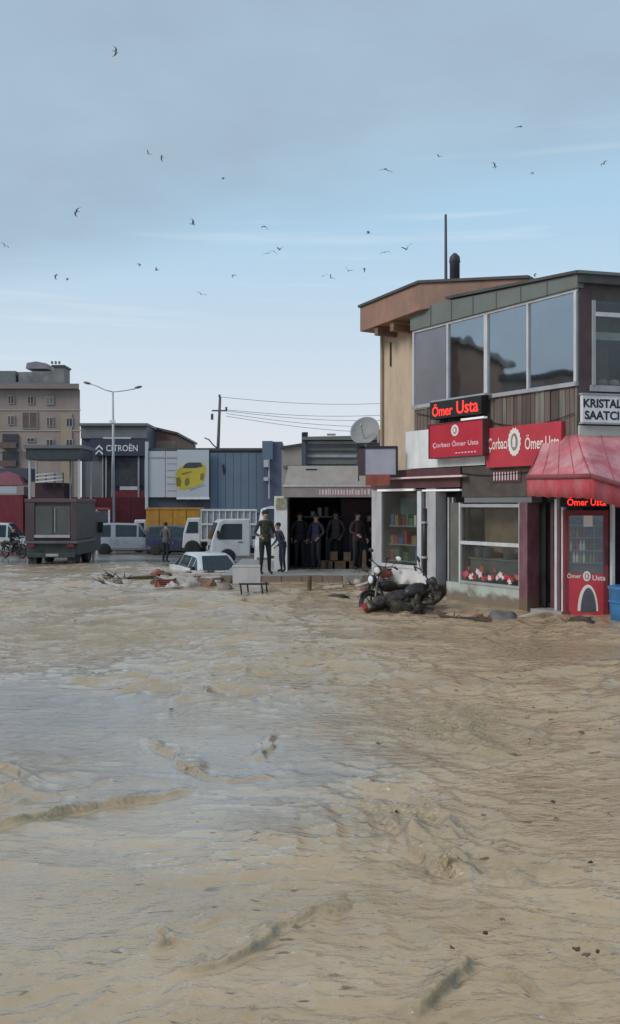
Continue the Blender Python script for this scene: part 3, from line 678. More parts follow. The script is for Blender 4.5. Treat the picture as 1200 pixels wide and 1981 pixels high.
# cushions / odds and ends on the corner sill
for px in (1150, 1172, 1195):
    m = MB(); c = G.p(g_(px), -0.12, 4.46); m.ell(c, (0.11, 0.08, 0.08), jit=0.06); prop(mk('sill_bundle', m, M_mudplast, None, True), 'pale bundle lying on the sill above the watchmaker sign', 'bundle', 'bundles on the corner sill')

# --- ground floor: annex parapet, fascias, signs
m = MB(); m.fb(F, s_(785, .06), s_(938, .06), -1.2, 0.06, 2.98, 3.86); mk('parapet', m, M_white, bld)
m = MB(); m.fb(F, s_(724), s_(897), -2.4, 0.10, 2.52, 2.96); mk('fascia', m, M_maroon, bld)
m = MB(); m.fb(F, s_(750), s_(897, .2), 0.102, 0.24, 2.74, 2.78); mk('fascia_trim', m, M_pinkw, bld)
m = MB(); m.fb(F, s_(735), s_(805), 0.02, 0.08, 2.46, 2.515); mk('light_strip', m, M_strip, bld)
m = MB(); m.fb(F, s_(822), s_(895), 0.02, 0.08, 2.44, 2.48); mk('light_strip', m, M_strip, bld)
m = MB(); m.fb(F, s_(897), s_(1035), -2.4, 0.04, 2.30, 2.96); mk('fascia', m, M_dkbrown, bld)
# little slatted vent in the brown fascia
vn = MB(); vn.fb(F, s_(956), s_(1012), 0.042, 0.06, 2.60, 2.84); vt = mk('vent', vn, M_maroon, bld)
for k in range(9):
    a = s_(960) + (s_(1010) - s_(960)) * k / 9
    m = MB(); m.fb(F, a, a + 0.03, 0.061, 0.075, 2.64, 2.81); mk('slat', m, M_pinkw, vt)
m = MB(); m.fb(F, s_(900), s_(1030), -2.4, 0.02, 2.18, 2.295); mk('beam', m, M_shedgrey, bld)

# stacked red sign box with running-light sign above it
so = 0.30
a0, a1 = s_(831, so), s_(934, so)
zA1, zA0 = F.z_of(833, 823, so), F.z_of(833, 886, so)
sg = thing('red_shop_sign', 'square dark red shop sign with round cream emblem under the running-light board', 'sign', F.p(a0, so, zA0))
m = MB(); m.fb(F, a0, a1, 0.07, so, zA0, zA1); mk('box', m, M_red, sg)
m = MB()
for (b0, b1, c0, c1) in ((a0 - .02, a0 - .001, zA0 - .02, zA1 + .02), (a1 + .001, a1 + .02, zA0 - .02, zA1 + .02), (a0, a1, zA0 - .02, zA0 - .001), (a0, a1, zA1 + .001, zA1 + .02)):
    m.fb(F, b0, b1, 0.07, so + 0.015, c0, c1)
mk('rim', m, M_maroon, sg)
def emblem(fr, s0, z0_, o, r, parent, ry=1.0):
    m = MB(); pts = []
    for k in range(32):
        t = 2 * math.pi * k / 32; q = r * (1.0 if k % 2 else 0.90); pts.append(fr.p(s0 + q * math.cos(t), o, z0_ + q * ry * math.sin(t)))
    m.ngon(pts, fr.n * 0.006); e1 = mk('emblem', m, M_cream, parent)
    m = MB(); pts = [fr.p(s0 + r * .52 * math.cos(2 * math.pi * k / 24), o + 0.008, z0_ + r * ry * .60 * math.sin(2 * math.pi * k / 24)) for k in range(24)]
    m.ngon(pts, fr.n * 0.003); mk('emblem_disc', m, mat('emblem_grey', (0.30, 0.24, 0.22), 0.6, 0.2), e1)
    m = MB(); m.ngon([fr.p(s0 + r * x_, o + 0.0125, z0_ + r * ry * y_) for x_, y_ in ((-.2, -.35), (.2, -.35), (.25, .1), (.1, .4), (-.12, .4), (-.25, .1))], fr.n * 0.003)
    mk('emblem_figure', m, M_cream, e1)
mid = (a0 + a1) / 2
emblem(F, mid, zA0 + (zA1 - zA0) * 0.77, so + 0.002, 0.13, sg)
lettering('lettering', 'Çorbacı Ömer Usta', (a1 - a0) * 0.86, 0.15, M_pinkw, sg, F.mat(mid, so + 0.004, zA0 + (zA1 - zA0) * 0.37))
for k in range(7):
    m = MB(); m.fb(F, mid + 0.02 + k * 0.10, mid + 0.075 + k * 0.10 if mid + 0.075 + k * .1 < a1 - .03 else mid + .03 + k * .1, so + .001, so + .004, zA0 + .06, zA0 + .085); mk('small_print', m, M_pinkw, sg)
# LED board
zL1, zL0 = F.z_of(833, 779, so), F.z_of(833, 812, so)
b0, b1 = s_(832, so), s_(931, so)
led = thing('running_light_sign', 'black board with glowing red letters above the square red sign', 'sign', F.p(b0, so, zL0))
m = MB(); m.fb(F, b0, b1, 0.10, so, zL0, zL1); mk('box', m, M_black, led)
for txt, q0, q1 in (('Ömer', 0.05, 0.46), ('Usta', 0.54, 0.95)):
    lettering('lettering', txt, (b1 - b0) * (q1 - q0), (zL1 - zL0) * 0.72, M_led, led, F.mat(b0 + (b1 - b0) * (q0 + q1) / 2, so + 0.004, (zL0 + zL1) / 2))
m = MB(); m.fb(F, b0, b1 + 0.1, 0.08, so - 0.02, zL1 + 0.003, zL1 + 0.04); mk('hood', m, M_gframe, led)
for q in (b0 + .2, b1 - .2):
    m = MB(); m.tube([F.p(q, 0.15, zL0), F.p(q, 0.15, zA1 + 0.02)], 0.02, 6); mk('bracket', m, M_black, led)
m = MB(); m.fb(F, b0 + (b1 - b0) * .62, b1 + 0.08, 0.2, so, zL0 - 0.10, zL0 - 0.06); mk('tube_lamp', m, M_strip, led)
# long red banner
bo = 0.14
a0, a1 = s_(941, bo), s_(1086, bo)
zB1, zB0 = F.z_of(941, 829, bo), F.z_of(941, 905, bo)
bn = thing('red_banner_sign', 'long bright red sign with white lettering either side of an oval emblem', 'sign', F.p(a0, bo, zB0))
m = MB(); m.fb(F, a0, a1, 0.045, bo, zB0, zB1); mk('board', m, M_red2, bn)
ww = a1 - a0; hh = zB1 - zB0
emblem(F, a0 + ww * 0.40, zB0 + hh * .60, bo + .002, 0.19, bn, 1.55)
lettering('lettering', 'Çorbacı', ww * 0.27, hh * 0.36, M_cream, bn, F.mat(a0 + ww * 0.165, bo + .004, zB0 + hh * .56))
lettering('lettering', 'Ömer Usta', ww * 0.44, hh * 0.36, M_cream, bn, F.mat(a0 + ww * 0.76, bo + .004, zB0 + hh * .57))

for k, (pa, ya, pb, yb, sag) in enumerate(((806, 800, 940, 796, .10), (940, 815, 1110, 800, .16), (845, 905, 1025, 912, .12), (938, 770, 942, 830, .0))):
    a_ = F.p(s_(pa, .07), .07, F.z_of(pa, ya, .07)); b2 = F.p(s_(pb, .07), .07, F.z_of(pb, yb, .07))
    m = MB(); m.tube([a_.lerp(b2, t / 12) + Vector((0, 0, -sag * math.sin(math.pi * t / 12))) for t in range(13)], .010, 5); mk('cable', m, M_black, bld)
# --- ground floor shopfronts
gi = thing  # shorthand
m = MB(); m.fb(F, S_L, s_(1035), -4.2, -4.0, -0.3, 2.5); mk('rear_wall', m, M_interior, bld)
m = MB(); m.fb(F, S_L, s_(1060), -4.0, 0.0, -0.3, 0.06); mk('shop_floor', m, M_conc, bld)
m = MB(); m.fb(F, S_L - 0.02, S_L + 0.10, -4.0, 0.0, -0.3, 2.515); mk('end_wall', m, M_gframe, bld)
m = MB(); m.fb(F, S_L + .02, s_(1035), -3.95, -0.06, 2.42, 2.46); mk('shop_ceiling', m, M_interior, bld)
# left shop window
a, b_ = s_(741), s_(810)
m = MB(); m.fb(F, S_L - .04, a, -0.05, 0.045, -0.3, 2.515); mk('window_jamb', m, M_pillar, bld)
m = MB(); m.fb(F, b_, s_(818), -0.05, 0.045, 0.55, 2.455); mk('window_jamb', m, M_wframe, bld)
m = MB(); m.fb(F, a, b_, -0.05, 0.04, 0.62, 0.70); mk('window_sill', m, M_wframe, bld)
m = MB(); m.fb(F, a, s_(832), -0.10, 0.02, -0.3, 0.615); mk('stall_riser', m, mat('stained_white', (.72, .72, .72), .6, .08, dirt=(.35, .30, .25), dirt_amt=.6, grime_z=.25), bld)
m = MB(); m.fb(F, a, b_, -0.004, 0.006, 0.70, 2.44); mk('pane', m, M_glassd, bld)
# goods behind the left window
shelf = thing('display_shelf', 'shelf of goods behind the left shop window', 'shelf', F.p(s_(775), -0.6, 0.06))
m = MB()
for z in (0.75, 1.15, 1.6): m.fb(F, s_(745), s_(806), -0.45, -0.12, z, z + 0.03)
mk('board', m, M_gframe, shelf)
m = MB(); m.fb(F, s_(745), s_(806), -0.52, -0.48, 0.1, 2.3); mk('back_panel', m, mat('teal_back', (0.16, 0.27, 0.27), 0.8, 0.3), shelf)
pal = [M_white, M_mudred, M_red2, mat('goods_green', (0.10, 0.22, 0.12), 0.5), M_cream, M_blue, mat('goods_ochre', (0.42, 0.28, 0.10), 0.5)]
for z in (0.78, 1.18, 1.63):
    x = s_(746)
    while x < s_(804) - .12:
        w = random.uniform(.08, .2); h = random.uniform(.12, .33)
        if random.random() < .75:
            m = MB(); m.fb(F, x, x + w, -0.4, -0.16, z + .002, z + h)
            bm_ = random.choice(pal); cn = {'white_paint': 'white', 'muddy_red': 'dark red', 'red_banner': 'bright red', 'goods_green': 'green', 'cream_print': 'cream', 'blue_plastic': 'blue', 'goods_ochre': 'ochre'}[bm_.name]; wn_ = {0.78: 'lowest', 1.18: 'middle', 1.63: 'top'}[z]; prop(mk('boxed_goods', m, bm_), cn + ' boxed goods on the ' + wn_ + ' shelf behind the left shop window', 'box', cn + ' boxes on the ' + wn_ + ' window shelf')
        x += w + .03
# drainpipe and grey pier
dp = thing('drainpipe', 'black drainpipe running down between shop window and grey pier', 'pipe', F.p(s_(822), 0.09, 0.55))
m = MB(); m.tube([F.p(s_(822, .09), .09, 2.05), F.p(s_(822, .09), .09, 0.50)], 0.05, 10); mk('pipe', m, M_black, dp, True)
for z in (0.9, 1.7):
    m = MB(); m.fb(F, s_(822, .09) - .07, s_(822, .09) + .07, 0.025, .15, z, z + .05); mk('clip', m, M_gframe, dp)
m = MB(); m.fb(F, s_(816, .2), s_(832, .2), 0.03, .20, -0.3, 0.46); mk('pipe_plinth', m, MATS['stained_white'], bld)
m = MB(); m.fb(F, s_(828), s_(847), -0.25, 0.06, -0.3, 2.515); mk('pier', m, M_pillar, bld)
# recessed doorway
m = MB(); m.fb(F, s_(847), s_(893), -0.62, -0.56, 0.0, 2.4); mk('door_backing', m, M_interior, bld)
dr = MB(); dr.fb(F, s_(849), s_(872), -0.555, -0.50, 0.04, 2.15); dd = mk('door', dr, M_shedgrey, bld)
m = MB(); m.fb(F, s_(852), s_(868), -0.498, -0.49, 0.5, 2.05); mk('door_pane', m, M_carglass, dd)
m = MB(); m.tube([F.p(s_(869), -.46, .9), F.p(s_(869), -.46, 1.25)], .015, 6); mk('door_handle', m, M_metal, dd)
m = MB(); m.fb(F, s_(858), s_(861), -0.2, -0.12, -0.05, 2.3); mk('door_jamb', m, M_gframe, bld)
m = MB(); m.fb(F, s_(866), s_(869), -0.2, -0.12, -0.05, 2.3); mk('door_jamb', m, M_gframe, bld)
# big soup-shop window
a, b_ = s_(893), s_(1010)
m = MB(); m.fb(F, s_(866), b_, -0.12, 0.03, -0.3, 0.42); mk('stall_riser', m, M_greenwall, bld)
m = MB(); m.fb(F, s_(869), s_(889), -0.10, -0.04, 0.42, 2.18); mk('side_panel', m, mat('olive_panel', (0.14, 0.135, 0.115), 0.7, 0.2), bld)
for (q0, q1, y0, y1) in ((a - .04, a + .01, .425, 2.178), (b_ - .05, b_, .425, 2.178)):
    m = MB(); m.fb(F, q0, q1, -0.04, 0.045, y0, y1); mk('window_jamb', m, M_wframe, bld)
m = MB(); m.fb(F, a, b_ - .05, -0.04, 0.04, 2.08, 2.15); mk('window_head', m, M_gframe, bld)
m = MB(); m.fb(F, a, b_ - .05, -0.04, 0.05, 1.27, 1.345); mk('window_transom', m, M_wframe, bld)
m = MB(); m.fb(F, a, b_ - .05, -0.04, 0.05, 0.425, 0.48); mk('window_sill', m, M_gframe, bld)
m = MB(); m.fb(F, a, b_ - .05, -0.002, 0.008, 1.347, 2.078); mk('pane', m, M_glassd, bld)
m = MB(); m.fb(F, a, b_ - .05, -0.002, 0.008, 0.482, 1.268); mk('pane', m, M_glassd, bld)
m = MB(); m.fb(F, s_(905), s_(985), -0.55, -0.5, 1.1, 2.2); mk('inner_panel', m, M_intwarm, bld)
ct = thing('serving_counter', 'steel serving counter standing behind the soup shop window', 'counter', F.p(s_(950), -.3, 0.06))
m = MB(); m.fb(F, s_(900), s_(1000), -.48, -.15, 0.06, 0.95); mk('body', m, M_shedgrey, ct)
m = MB(); m.fb(F, s_(898), s_(1002), -.49, -.12, 0.953, 0.985); mk('worktop', m, M_metal, ct)
for px in (910, 925, 965):
    m = MB(); c = F.p(s_(px), -0.28, 0.985); m.lathe([(.10, 0.002), (.13, .2), (.135, .21), (.02, .25)], c, n=14)
    prop(mk('steel_pot', m, M_metal, None, True), 'steel pot standing on the serving counter', 'pot', 'pots on the counter')
# ragged red and pink sticker flowers along the foot of the window
for k in range(26):
    t = a + .06 + (b_ - a - .18) * (k + random.uniform(-.3, .3)) / 25
    m = MB(); z = 0.60 + random.uniform(-.06, .16); r = random.uniform(.05, .10); pts = []
    for q in range(10):
        th = 2 * math.pi * q / 10; rr = r * (1 if q % 2 else .6) * random.uniform(.8, 1.15)
        pts.append(F.p(t + rr * math.cos(th), 0.010 + (k % 4) * 0.0032, z + rr * math.sin(th)))
    m.ngon(pts, F.n * 0.002); mk('window_sticker', m, random.choice([M_mudred, M_pinkw, M_pinkw, M_red2, M_awnv]), bld)
# plum pillar and the second doorway
m = MB(); m.fb(F, b_ + .001, s_(1026), -0.25, 0.08, -0.3, 2.175); mk('pier', m, M_purple, bld)
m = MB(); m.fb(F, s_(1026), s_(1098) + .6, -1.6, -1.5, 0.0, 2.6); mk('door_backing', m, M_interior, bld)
m = MB(); m.fb(F, s_(1026), s_(1036), -0.35, -0.28, 0.0, 2.3); mk('door_jamb', m, M_black, bld)
dr = MB(); dr.fb(F, s_(1040), s_(1072), -0.42, -0.36, 0.08, 2.18); dd = mk('door', dr, mat('plum_door', (0.12, 0.055, 0.06), 0.5, 0.2), bld)
m = MB(); m.fb(F, s_(1046), s_(1068), -0.358, -0.35, 0.9, 2.05); mk('door_pane', m, M_carglass, dd)
m = MB(); m.fb(F, s_(1069), s_(1071), -0.358, -0.31, 1.0, 1.22); mk('door_handle', m, M_black, dd)
for px in (1078, 1091):
    m = MB(); m.fb(F, s_(px, -.1) - .03, s_(px, -.1) + .03, -0.14, -0.06, 0.0, 2.25); mk('door_post', m, M_wframe, bld)
m = MB(); m.fb(F, s_(1040), s_(1090), -0.5, 0.05, -0.3, 0.075); mk('doorstep', m, M_conc, bld)
m = MB(); m.fb(F, s_(1035), S_C, -0.3, 0.0, 2.30, 3.04); mk('upper_wall', m, M_dkbrown, bld)
# dark recess round the corner at street level
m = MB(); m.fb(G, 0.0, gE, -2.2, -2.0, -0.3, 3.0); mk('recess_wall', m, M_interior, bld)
m = MB(); m.fb(G, 0.0, gE, -0.3, 0.0, 2.62, 2.94); mk('recess_lintel', m, M_dkbrown, bld)
m = MB(); m.fb(G, -0.3, gE, -2.0, 0.2, -0.3, 0.03); mk('recess_floor', m, M_conc, bld)
m = MB(); c0 = G.s_of(1185, .1); m.fb(G, c0 - .03, c0 + .03, .06, .14, 0, 2.6); mk('recess_post', m, M_wframe, bld)

# --- awning
aw = thing('awning', 'faded red canvas awning with red valance over the corner doorway', 'awning', F.p(s_(1100), 0, 2.9))
oA = 1.0
P0 = F.p(s_(1020, oA), oA, 2.68); P1 = F.p(s_(1144, oA), oA, 2.66); P2 = P1 + Vector((0.97, 0.25, 0)) * 1.5 + Vector((0, 0, -0.38))
B0 = F.p(s_(1052, .03), .03, 3.42); B1 = F.p(S_C, .05, 3.46); B2 = G.p(1.6, .07, 3.44)
def sheet(A, B, C, D_, nu, nv, sag, jit=0.012):
    vs = []; fs = []
    for i in range(nv + 1):
        for j in range(nu + 1):
            u, v = j / nu, i / nv
            p = (A * (1 - u) + B * u) * (1 - v) + (D_ * (1 - u) + C * u) * v
            q = Vector((0, 0, -sag * math.sin(math.pi * v) + jit * math.sin(j * 1.9 + i * .7) * math.sin(math.pi * min(1, v + .1))))
            vs.append(p + q)
    for i in range(nv):
        for j in range(nu): fs.append((i * (nu + 1) + j, i * (nu + 1) + j + 1, (i + 1) * (nu + 1) + j + 1, (i + 1) * (nu + 1) + j))
    return vs, fs
m = MB(); m.add(*sheet(B0, B1, P1, P0, 14, 8, .05)); m.add(*sheet(B1, B2, P2, P1, 12, 8, .05))
o = mk('canvas', m, M_awn, aw, True); o.modifiers.new('solid', 'SOLIDIFY').thickness = 0.006
for (a0_, a1_, p0_, p1_, us) in ((B0, B1, P0, P1, (.02, .25, .5, .75, .99)), (B1, B2, P1, P2, (.3, .6, .9))):
    for u in us:
        t_, b2 = a0_.lerp(a1_, u), p0_.lerp(p1_, u)
        pts = [t_.lerp(b2, v) + Vector((0, 0, -.05 * math.sin(math.pi * v) + .012)) for v in (0, .15, .3, .45, .6, .75, .9, 1.0)]
        m = MB(); m.tube(pts, .006, 6); mk('seam', m, M_awnv, aw, True)
def valance(A, B, h0, h1, nu=18):
    vs = []; fs = []
    d = (B - A).normalized(); nn = Vector((d.y, -d.x, 0))
    for j in range(nu + 1):
        u = j / nu; p = A.lerp(B, u); w = nn * (0.018 * math.sin(j * 1.7) + 0.01 * math.sin(j * .6))
        hh_ = h0 + (h1 - h0) * u + .015 * math.sin(j * 2.3)
        vs += [p, p + w * .6 + Vector((0, 0, -hh_ * .5)), p + w + Vector((0, 0, -hh_))]
    for j in range(nu):
        for i in range(2): fs.append((j * 3 + i, j * 3 + i + 1, (j + 1) * 3 + i + 1, (j + 1) * 3 + i))
    return MB().add(vs, fs)
dz = Vector((0, 0, -0.06))
for (A, B, h0, h1) in ((P0, P1, .33, .36), (P1, P2, .36, .38)):
    o = mk('valance', valance(A + dz, B + dz, h0, h1), M_awnv, aw, True); o.modifiers.new('solid', 'SOLIDIFY').thickness = 0.005
    m = MB(); m.tube([A + Vector((0, 0, -.03)), (A + B) / 2 + Vector((0, 0, -.035)), B + Vector((0, 0, -.03))], 0.045, 8); mk('front_bar', m, M_awnd, aw, True)
m = MB(); m.ngon([P0 + Vector((0, 0, -.02)), P0 + Vector((0, 0, -.36)), F.p(s_(1052, .03), .03, 2.5), B0], -F.u * .006); mk('side_cheek', m, M_awnv, aw)
m = MB(); m.tube([F.p(s_(1060), .02, 2.75), P0 + Vector((0.1, -.1, -.06))], .018, 6); m.tube([F.p(S_C - .05, .02, 2.75), P1 + Vector((0, 0, -.06))], .018, 6); mk('arm', m, M_metal, aw)
# red LED over the fridge
lb = thing('door_light_sign', 'small glowing red letter board hanging under the awning above the fridge', 'sign', W(1130, 975, 17.3))
Hh = Frame((WX(1135, 17.55), 17.55), (0.995, -0.10))
m = MB(); m.fb(Hh, -.48, .40, -.06, 0.0, WZ(981, 17.5), WZ(960, 17.5)); mk('box', m, M_black, lb)
lettering('lettering', 'Ömer Usta', .72, .16, M_led, lb, Hh.mat(.0, .004, WZ(970, 17.5)))
m = MB(); m.tube([Hh.p(-.3, -.03, WZ(961, 17.5)), Hh.p(-.3, -.03, 2.9)], .01, 6); m.tube([Hh.p(.3, -.03, WZ(961, 17.5)), Hh.p(.3, -.03, 2.9)], .01, 6); mk('hanger', m, M_black, lb)

# --- drinks fridge
fr = thing('drinks_fridge', 'tall red drinks fridge with glass door full of bottles beside the doorway', 'fridge', Hh.p(0, 0, 0))
fw = .40; zT = 2.03
m = MB(); m.fb(Hh, -fw, fw, -.62, -.06, -0.02, zT); mk('cabinet', m, M_reddk, fr, bevel=.015)
# door opening recess built as frame + pane + interior
m = MB(); m.fb(Hh, -fw + .07, fw - .09, -.058, -.052, .82, 1.93); inn = mk('interior', m, mat('fridge_inner', (0.20, 0.17, 0.15), .6, .2), fr)
for (q0, q1, y0, y1) in ((-fw, -fw + .07, .02, zT), (fw - .09, fw, .02, zT), (-fw + .07, fw - .09, 1.93, zT), (-fw + .07, fw - .09, .02, .82)):
    m = MB(); m.fb(Hh, q0, q1, -.055, .02, y0, y1); mk('door_frame', m, M_red2 if y1 < 1 else M_reddk, fr)
for z in (1.02, 1.25, 1.50, 1.74):
    m = MB(); m.fb(Hh, -fw + .07, fw - .09, -.05, .0, z, z + .018); mk('shelf', m, M_gframe, fr)
for z in (1.04, 1.27, 1.52):
    x = -fw + .11
    while x < fw - .12:
        m = MB(); m.lathe([(.026, 0.001), (.028, .10), (.012, .15), (.012, .185)], Hh.p(x, -.026, z), n=8)
        bm_ = random.choice(pal + [mat('amber_bottle', (.22, .08, .03), .3), M_cream]); cn = {'white_paint': 'white', 'muddy_red': 'dark red', 'red_banner': 'bright red', 'goods_green': 'green', 'cream_print': 'cream', 'blue_plastic': 'blue', 'goods_ochre': 'ochre', 'amber_bottle': 'amber'}[bm_.name]; prop(mk('bottle', m, bm_), cn + ' bottle on the ' + {1.04: 'lowest', 1.27: 'middle', 1.52: 'upper'}[z] + ' shelf inside the red fridge', 'bottle', cn + ' bottles on the ' + {1.04: 'lowest', 1.27: 'middle', 1.52: 'upper'}[z] + ' fridge shelf'); x += .062
m = MB(); m.fb(Hh, -fw + .07, fw - .09, .004, .010, .82, 1.93); mk('door_pane', m, glass('fridge_glass', (.82, .84, .84), ior=1.4, dirt=.05), fr)
m = MB(); m.fb(Hh, -.06, .11, .0115, .0145, 1.72, 1.95); mk('notice', m, M_cream, fr)
m = MB(); m.tube([Hh.p(fw - .05, .045, 1.0), Hh.p(fw - .05, .045, 1.35)], .014, 6); mk('handle', m, M_black, fr)
emblem(Hh, .0, .78, .022, .075, fr, 1.35)
lettering('lettering', 'Ömer', .26, .10, M_cream, fr, Hh.mat(-.235, .024, .79))
lettering('lettering', 'Usta', .24, .10, M_cream, fr, Hh.mat(.225, .024, .75))
# printed bowl-shape on the lower panel
pts = []
for k in range(20):
    t = math.pi * k / 19; pts.append(Hh.p(.02 + .19 * math.cos(t), .0215, .12 + .50 * math.sin(t)))
m = MB(); m.ngon(pts, Hh.n * .002); mk('printed_arch', m, M_cream, fr)
pts = [Hh.p(.03 + .145 * math.cos(math.pi * k / 19), .024, .10 + .46 * math.sin(math.pi * k / 19)) for k in range(20)]
m = MB(); m.ngon(pts, Hh.n * .002); mk('printed_shape', m, mat('print_grey', (.10, .10, .12), .5, .3), fr)

# blue bin at the edge
bb = thing('blue_bin', 'bright blue plastic drum standing beside the red fridge', 'drum', W(1215, 1195, 16.9))
c = Vector((WX(1222, 16.9), 16.9, -.1)); m = MB(); m.lathe([(.36, 0), (.385, .35), (.40, .68), (.42, .70), (.42, .74), (.38, .75)], c, n=24); mk('drum', m, M_blue, bb, True)
m = MB(); m.lathe([(.405, .0), (.41, .02), (.395, .04)], c + Vector((0, 0, .45)), n=24); mk('band', m, M_blue, bb, True)

# ================================================================== lightbox, dish, odds on the annex roof
lx = thing('roof_lightbox', 'lilac grey lightbox in dark frame standing on the annex roof', 'sign', W(735, 935, 21.8))
LF = Frame((WX(735, 21.8), 21.8), (0.985, -0.17))
l0, l1 = LF.s_of(706), LF.s_of(766); z0, z1 = LF.z_of(735, 918), LF.z_of(735, 868)
m = MB(); m.fb(LF, l0, l1, -.12, 0, z0, z1); mk('panel', m, M_lilac, lx)
m = MB(); m.fb(LF, l0 - .16, l0, -.20, 0.02, z0 - .02, z1 + .06); mk('side_frame', m, mat('plum_frame', (.075, .045, .06), .6, .2), lx)
m = MB(); m.fb(LF, l0 - .16, l1 + .04, -.20, 0.02, z1 + .002, z1 + .06); mk('top_frame', m, M_black, lx)
m = MB(); m.fb(LF, l1, l1 + .04, -.2, .02, z0, z1); mk('side_frame', m, M_black, lx)
m = MB(); m.fb(LF, l0 + .02, l1 - .14, -.16, .01, z0 - .26, z0 - .004); mk('red_base', m, M_mudred, lx)
rl = thing('roof_railing', 'black metal railing behind the lightbox on the annex roof', 'railing', W(730, 900, 24.5))
m = MB(); q = [W(692, 858, 24.5), W(783, 857, 24.0)]
m.tube(q, .022, 6); mk('rail', m, M_black, rl)
for px in (694, 716, 738, 760, 781):
    t = (px - 692) / 91; p = q[0].lerp(q[1], t); m = MB(); m.tube([p + Vector((0, 0, -.01)), p + Vector((0, 0, -1.0))], .018, 6); mk('baluster', m, M_black, rl)
# satellite dish
sdsh = thing('satellite_dish', 'large grey satellite dish on the roof behind the lightbox', 'satellite dish', W(706, 900, 26.0))
c = W(708, 836, 26.2); ax = Vector((-.35, -.85, .38)).normalized()
m = MB(); m.lathe([(.02, .0), (.16, .012), (.30, .045), (.40, .085), (.43, .105), (.43, .115), (.39, .09), (.28, .05), (.02, .02)], c, ax, 28); mk('reflector', m, M_dish, sdsh, True)
m = MB(); m.tube([c, c + Vector((.0, .1, -1.0))], .03, 8); mk('mast', m, M_metal, sdsh)
m = MB(); m.tube([c + Vector((0, 0, -.38)), c + ax * .42], .012, 6); mk('feed_arm', m, M_metal, sdsh)
m = MB(); m.ell(c + ax * .44, (.035, .035, .05)); mk('feed_horn', m, M_gframe, sdsh, True)
# small rooftop cooling unit and pots behind railing
ac = thing('cooling_unit', 'pale cooling unit on the annex roof behind the railing', 'cooling unit', W(748, 860, 24.9))
m = MB(); a_ = W(732, 830, 24.9); b2 = W(765, 858, 24.9); m.box(a_.x, b2.x, 24.9, 25.3, b2.z, a_.z); mk('casing', m, M_beige, ac, bevel=.02)
m = MB(); m.lathe([(.14, 0), (.14, .02), (.02, .03)], ((a_.x + b2.x) / 2, 24.895, (a_.z + b2.z) / 2), (0, -1, 0), 16); mk('fan_grille', m, M_gframe, ac)

# ================================================================== centre shop with dark open front
DS = 27.3
cs = thing('open_front_shop', 'low shop with beige parapet and wide dark open front', 'shop', (0.6, DS, 0))
x0, x1 = WX(556, DS), WX(727, DS)
zk = 0.18
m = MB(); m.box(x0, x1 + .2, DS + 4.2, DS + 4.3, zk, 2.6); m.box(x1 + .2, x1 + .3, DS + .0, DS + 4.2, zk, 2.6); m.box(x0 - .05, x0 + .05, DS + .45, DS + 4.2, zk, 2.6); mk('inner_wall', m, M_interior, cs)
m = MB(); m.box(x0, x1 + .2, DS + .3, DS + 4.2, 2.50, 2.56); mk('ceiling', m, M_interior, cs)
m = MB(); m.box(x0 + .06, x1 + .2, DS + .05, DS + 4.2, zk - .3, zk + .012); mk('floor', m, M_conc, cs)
zf0, zf1 = WZ(962, DS), WZ(942, DS)
m = MB(); m.box(x0 - .1, x1 + .15, DS - .35, DS + .3, zf0, zf1); mk('fascia', m, mat('rose_grey_fascia', (.34, .28, .28), .7, .12, dirt=(.22, .18, .17), dirt_amt=.4), cs)
m = MB(); m.box(x0 - .12, x1 + .15, DS - .38, DS + .3, zf1 + .002, zf1 + .06); mk('cornice', m, M_wframe, cs)
# worn letters on the fascia: only pale strokes survive
m = MB(); x = WX(618, DS - .35)
while x < WX(722, DS - .35):
    w = random.uniform(.03, .07); m.box(x, x + w, DS - .356, DS - .352, zf0 + .07, zf1 - .06 - random.uniform(0, .04)); x += w + random.uniform(.02, .05)
mk('worn_letters', m, M_pinkw, cs)
# sloping beige canopy/parapet above
zp = WZ(902, DS + .8)
m = MB(); m.hexa([(x0 - .08, DS - .3, zf1 + .065), (x1 + .1, DS - .3, zf1 + .065), (x1 + .1, DS + 1.2, zf1 + .065), (x0 - .08, DS + 1.2, zf1 + .065),
                  (x0 + .02, DS + .5, zp), (x1 + .1, DS + .5, zp), (x1 + .1, DS + 1.2, zp), (x0 + .02, DS + 1.2, zp)]); mk('parapet', m, M_beige, cs)
m = MB(); q0 = WX(592, DS + .3); m.box(q0, q0 + .33, DS + .30, DS + .36, WZ(914, DS + .3), WZ(907, DS + .3)); mk('name_plate', m, M_black, cs)
# white end pier
m = MB(); m.box(WX(531, DS), x0 + .0, DS - .1, DS + .4, zk, WZ(960, DS)); mk('end_pier', m, M_white, cs)
m = MB(); m.box(WX(534, DS), x0 - .03, DS - .13, DS - .103, WZ(985, DS), WZ(963, DS)); mk('enamel_plate', m, mat('olive_cream_plate', (.42, .40, .27), .5, .45, 9), cs)
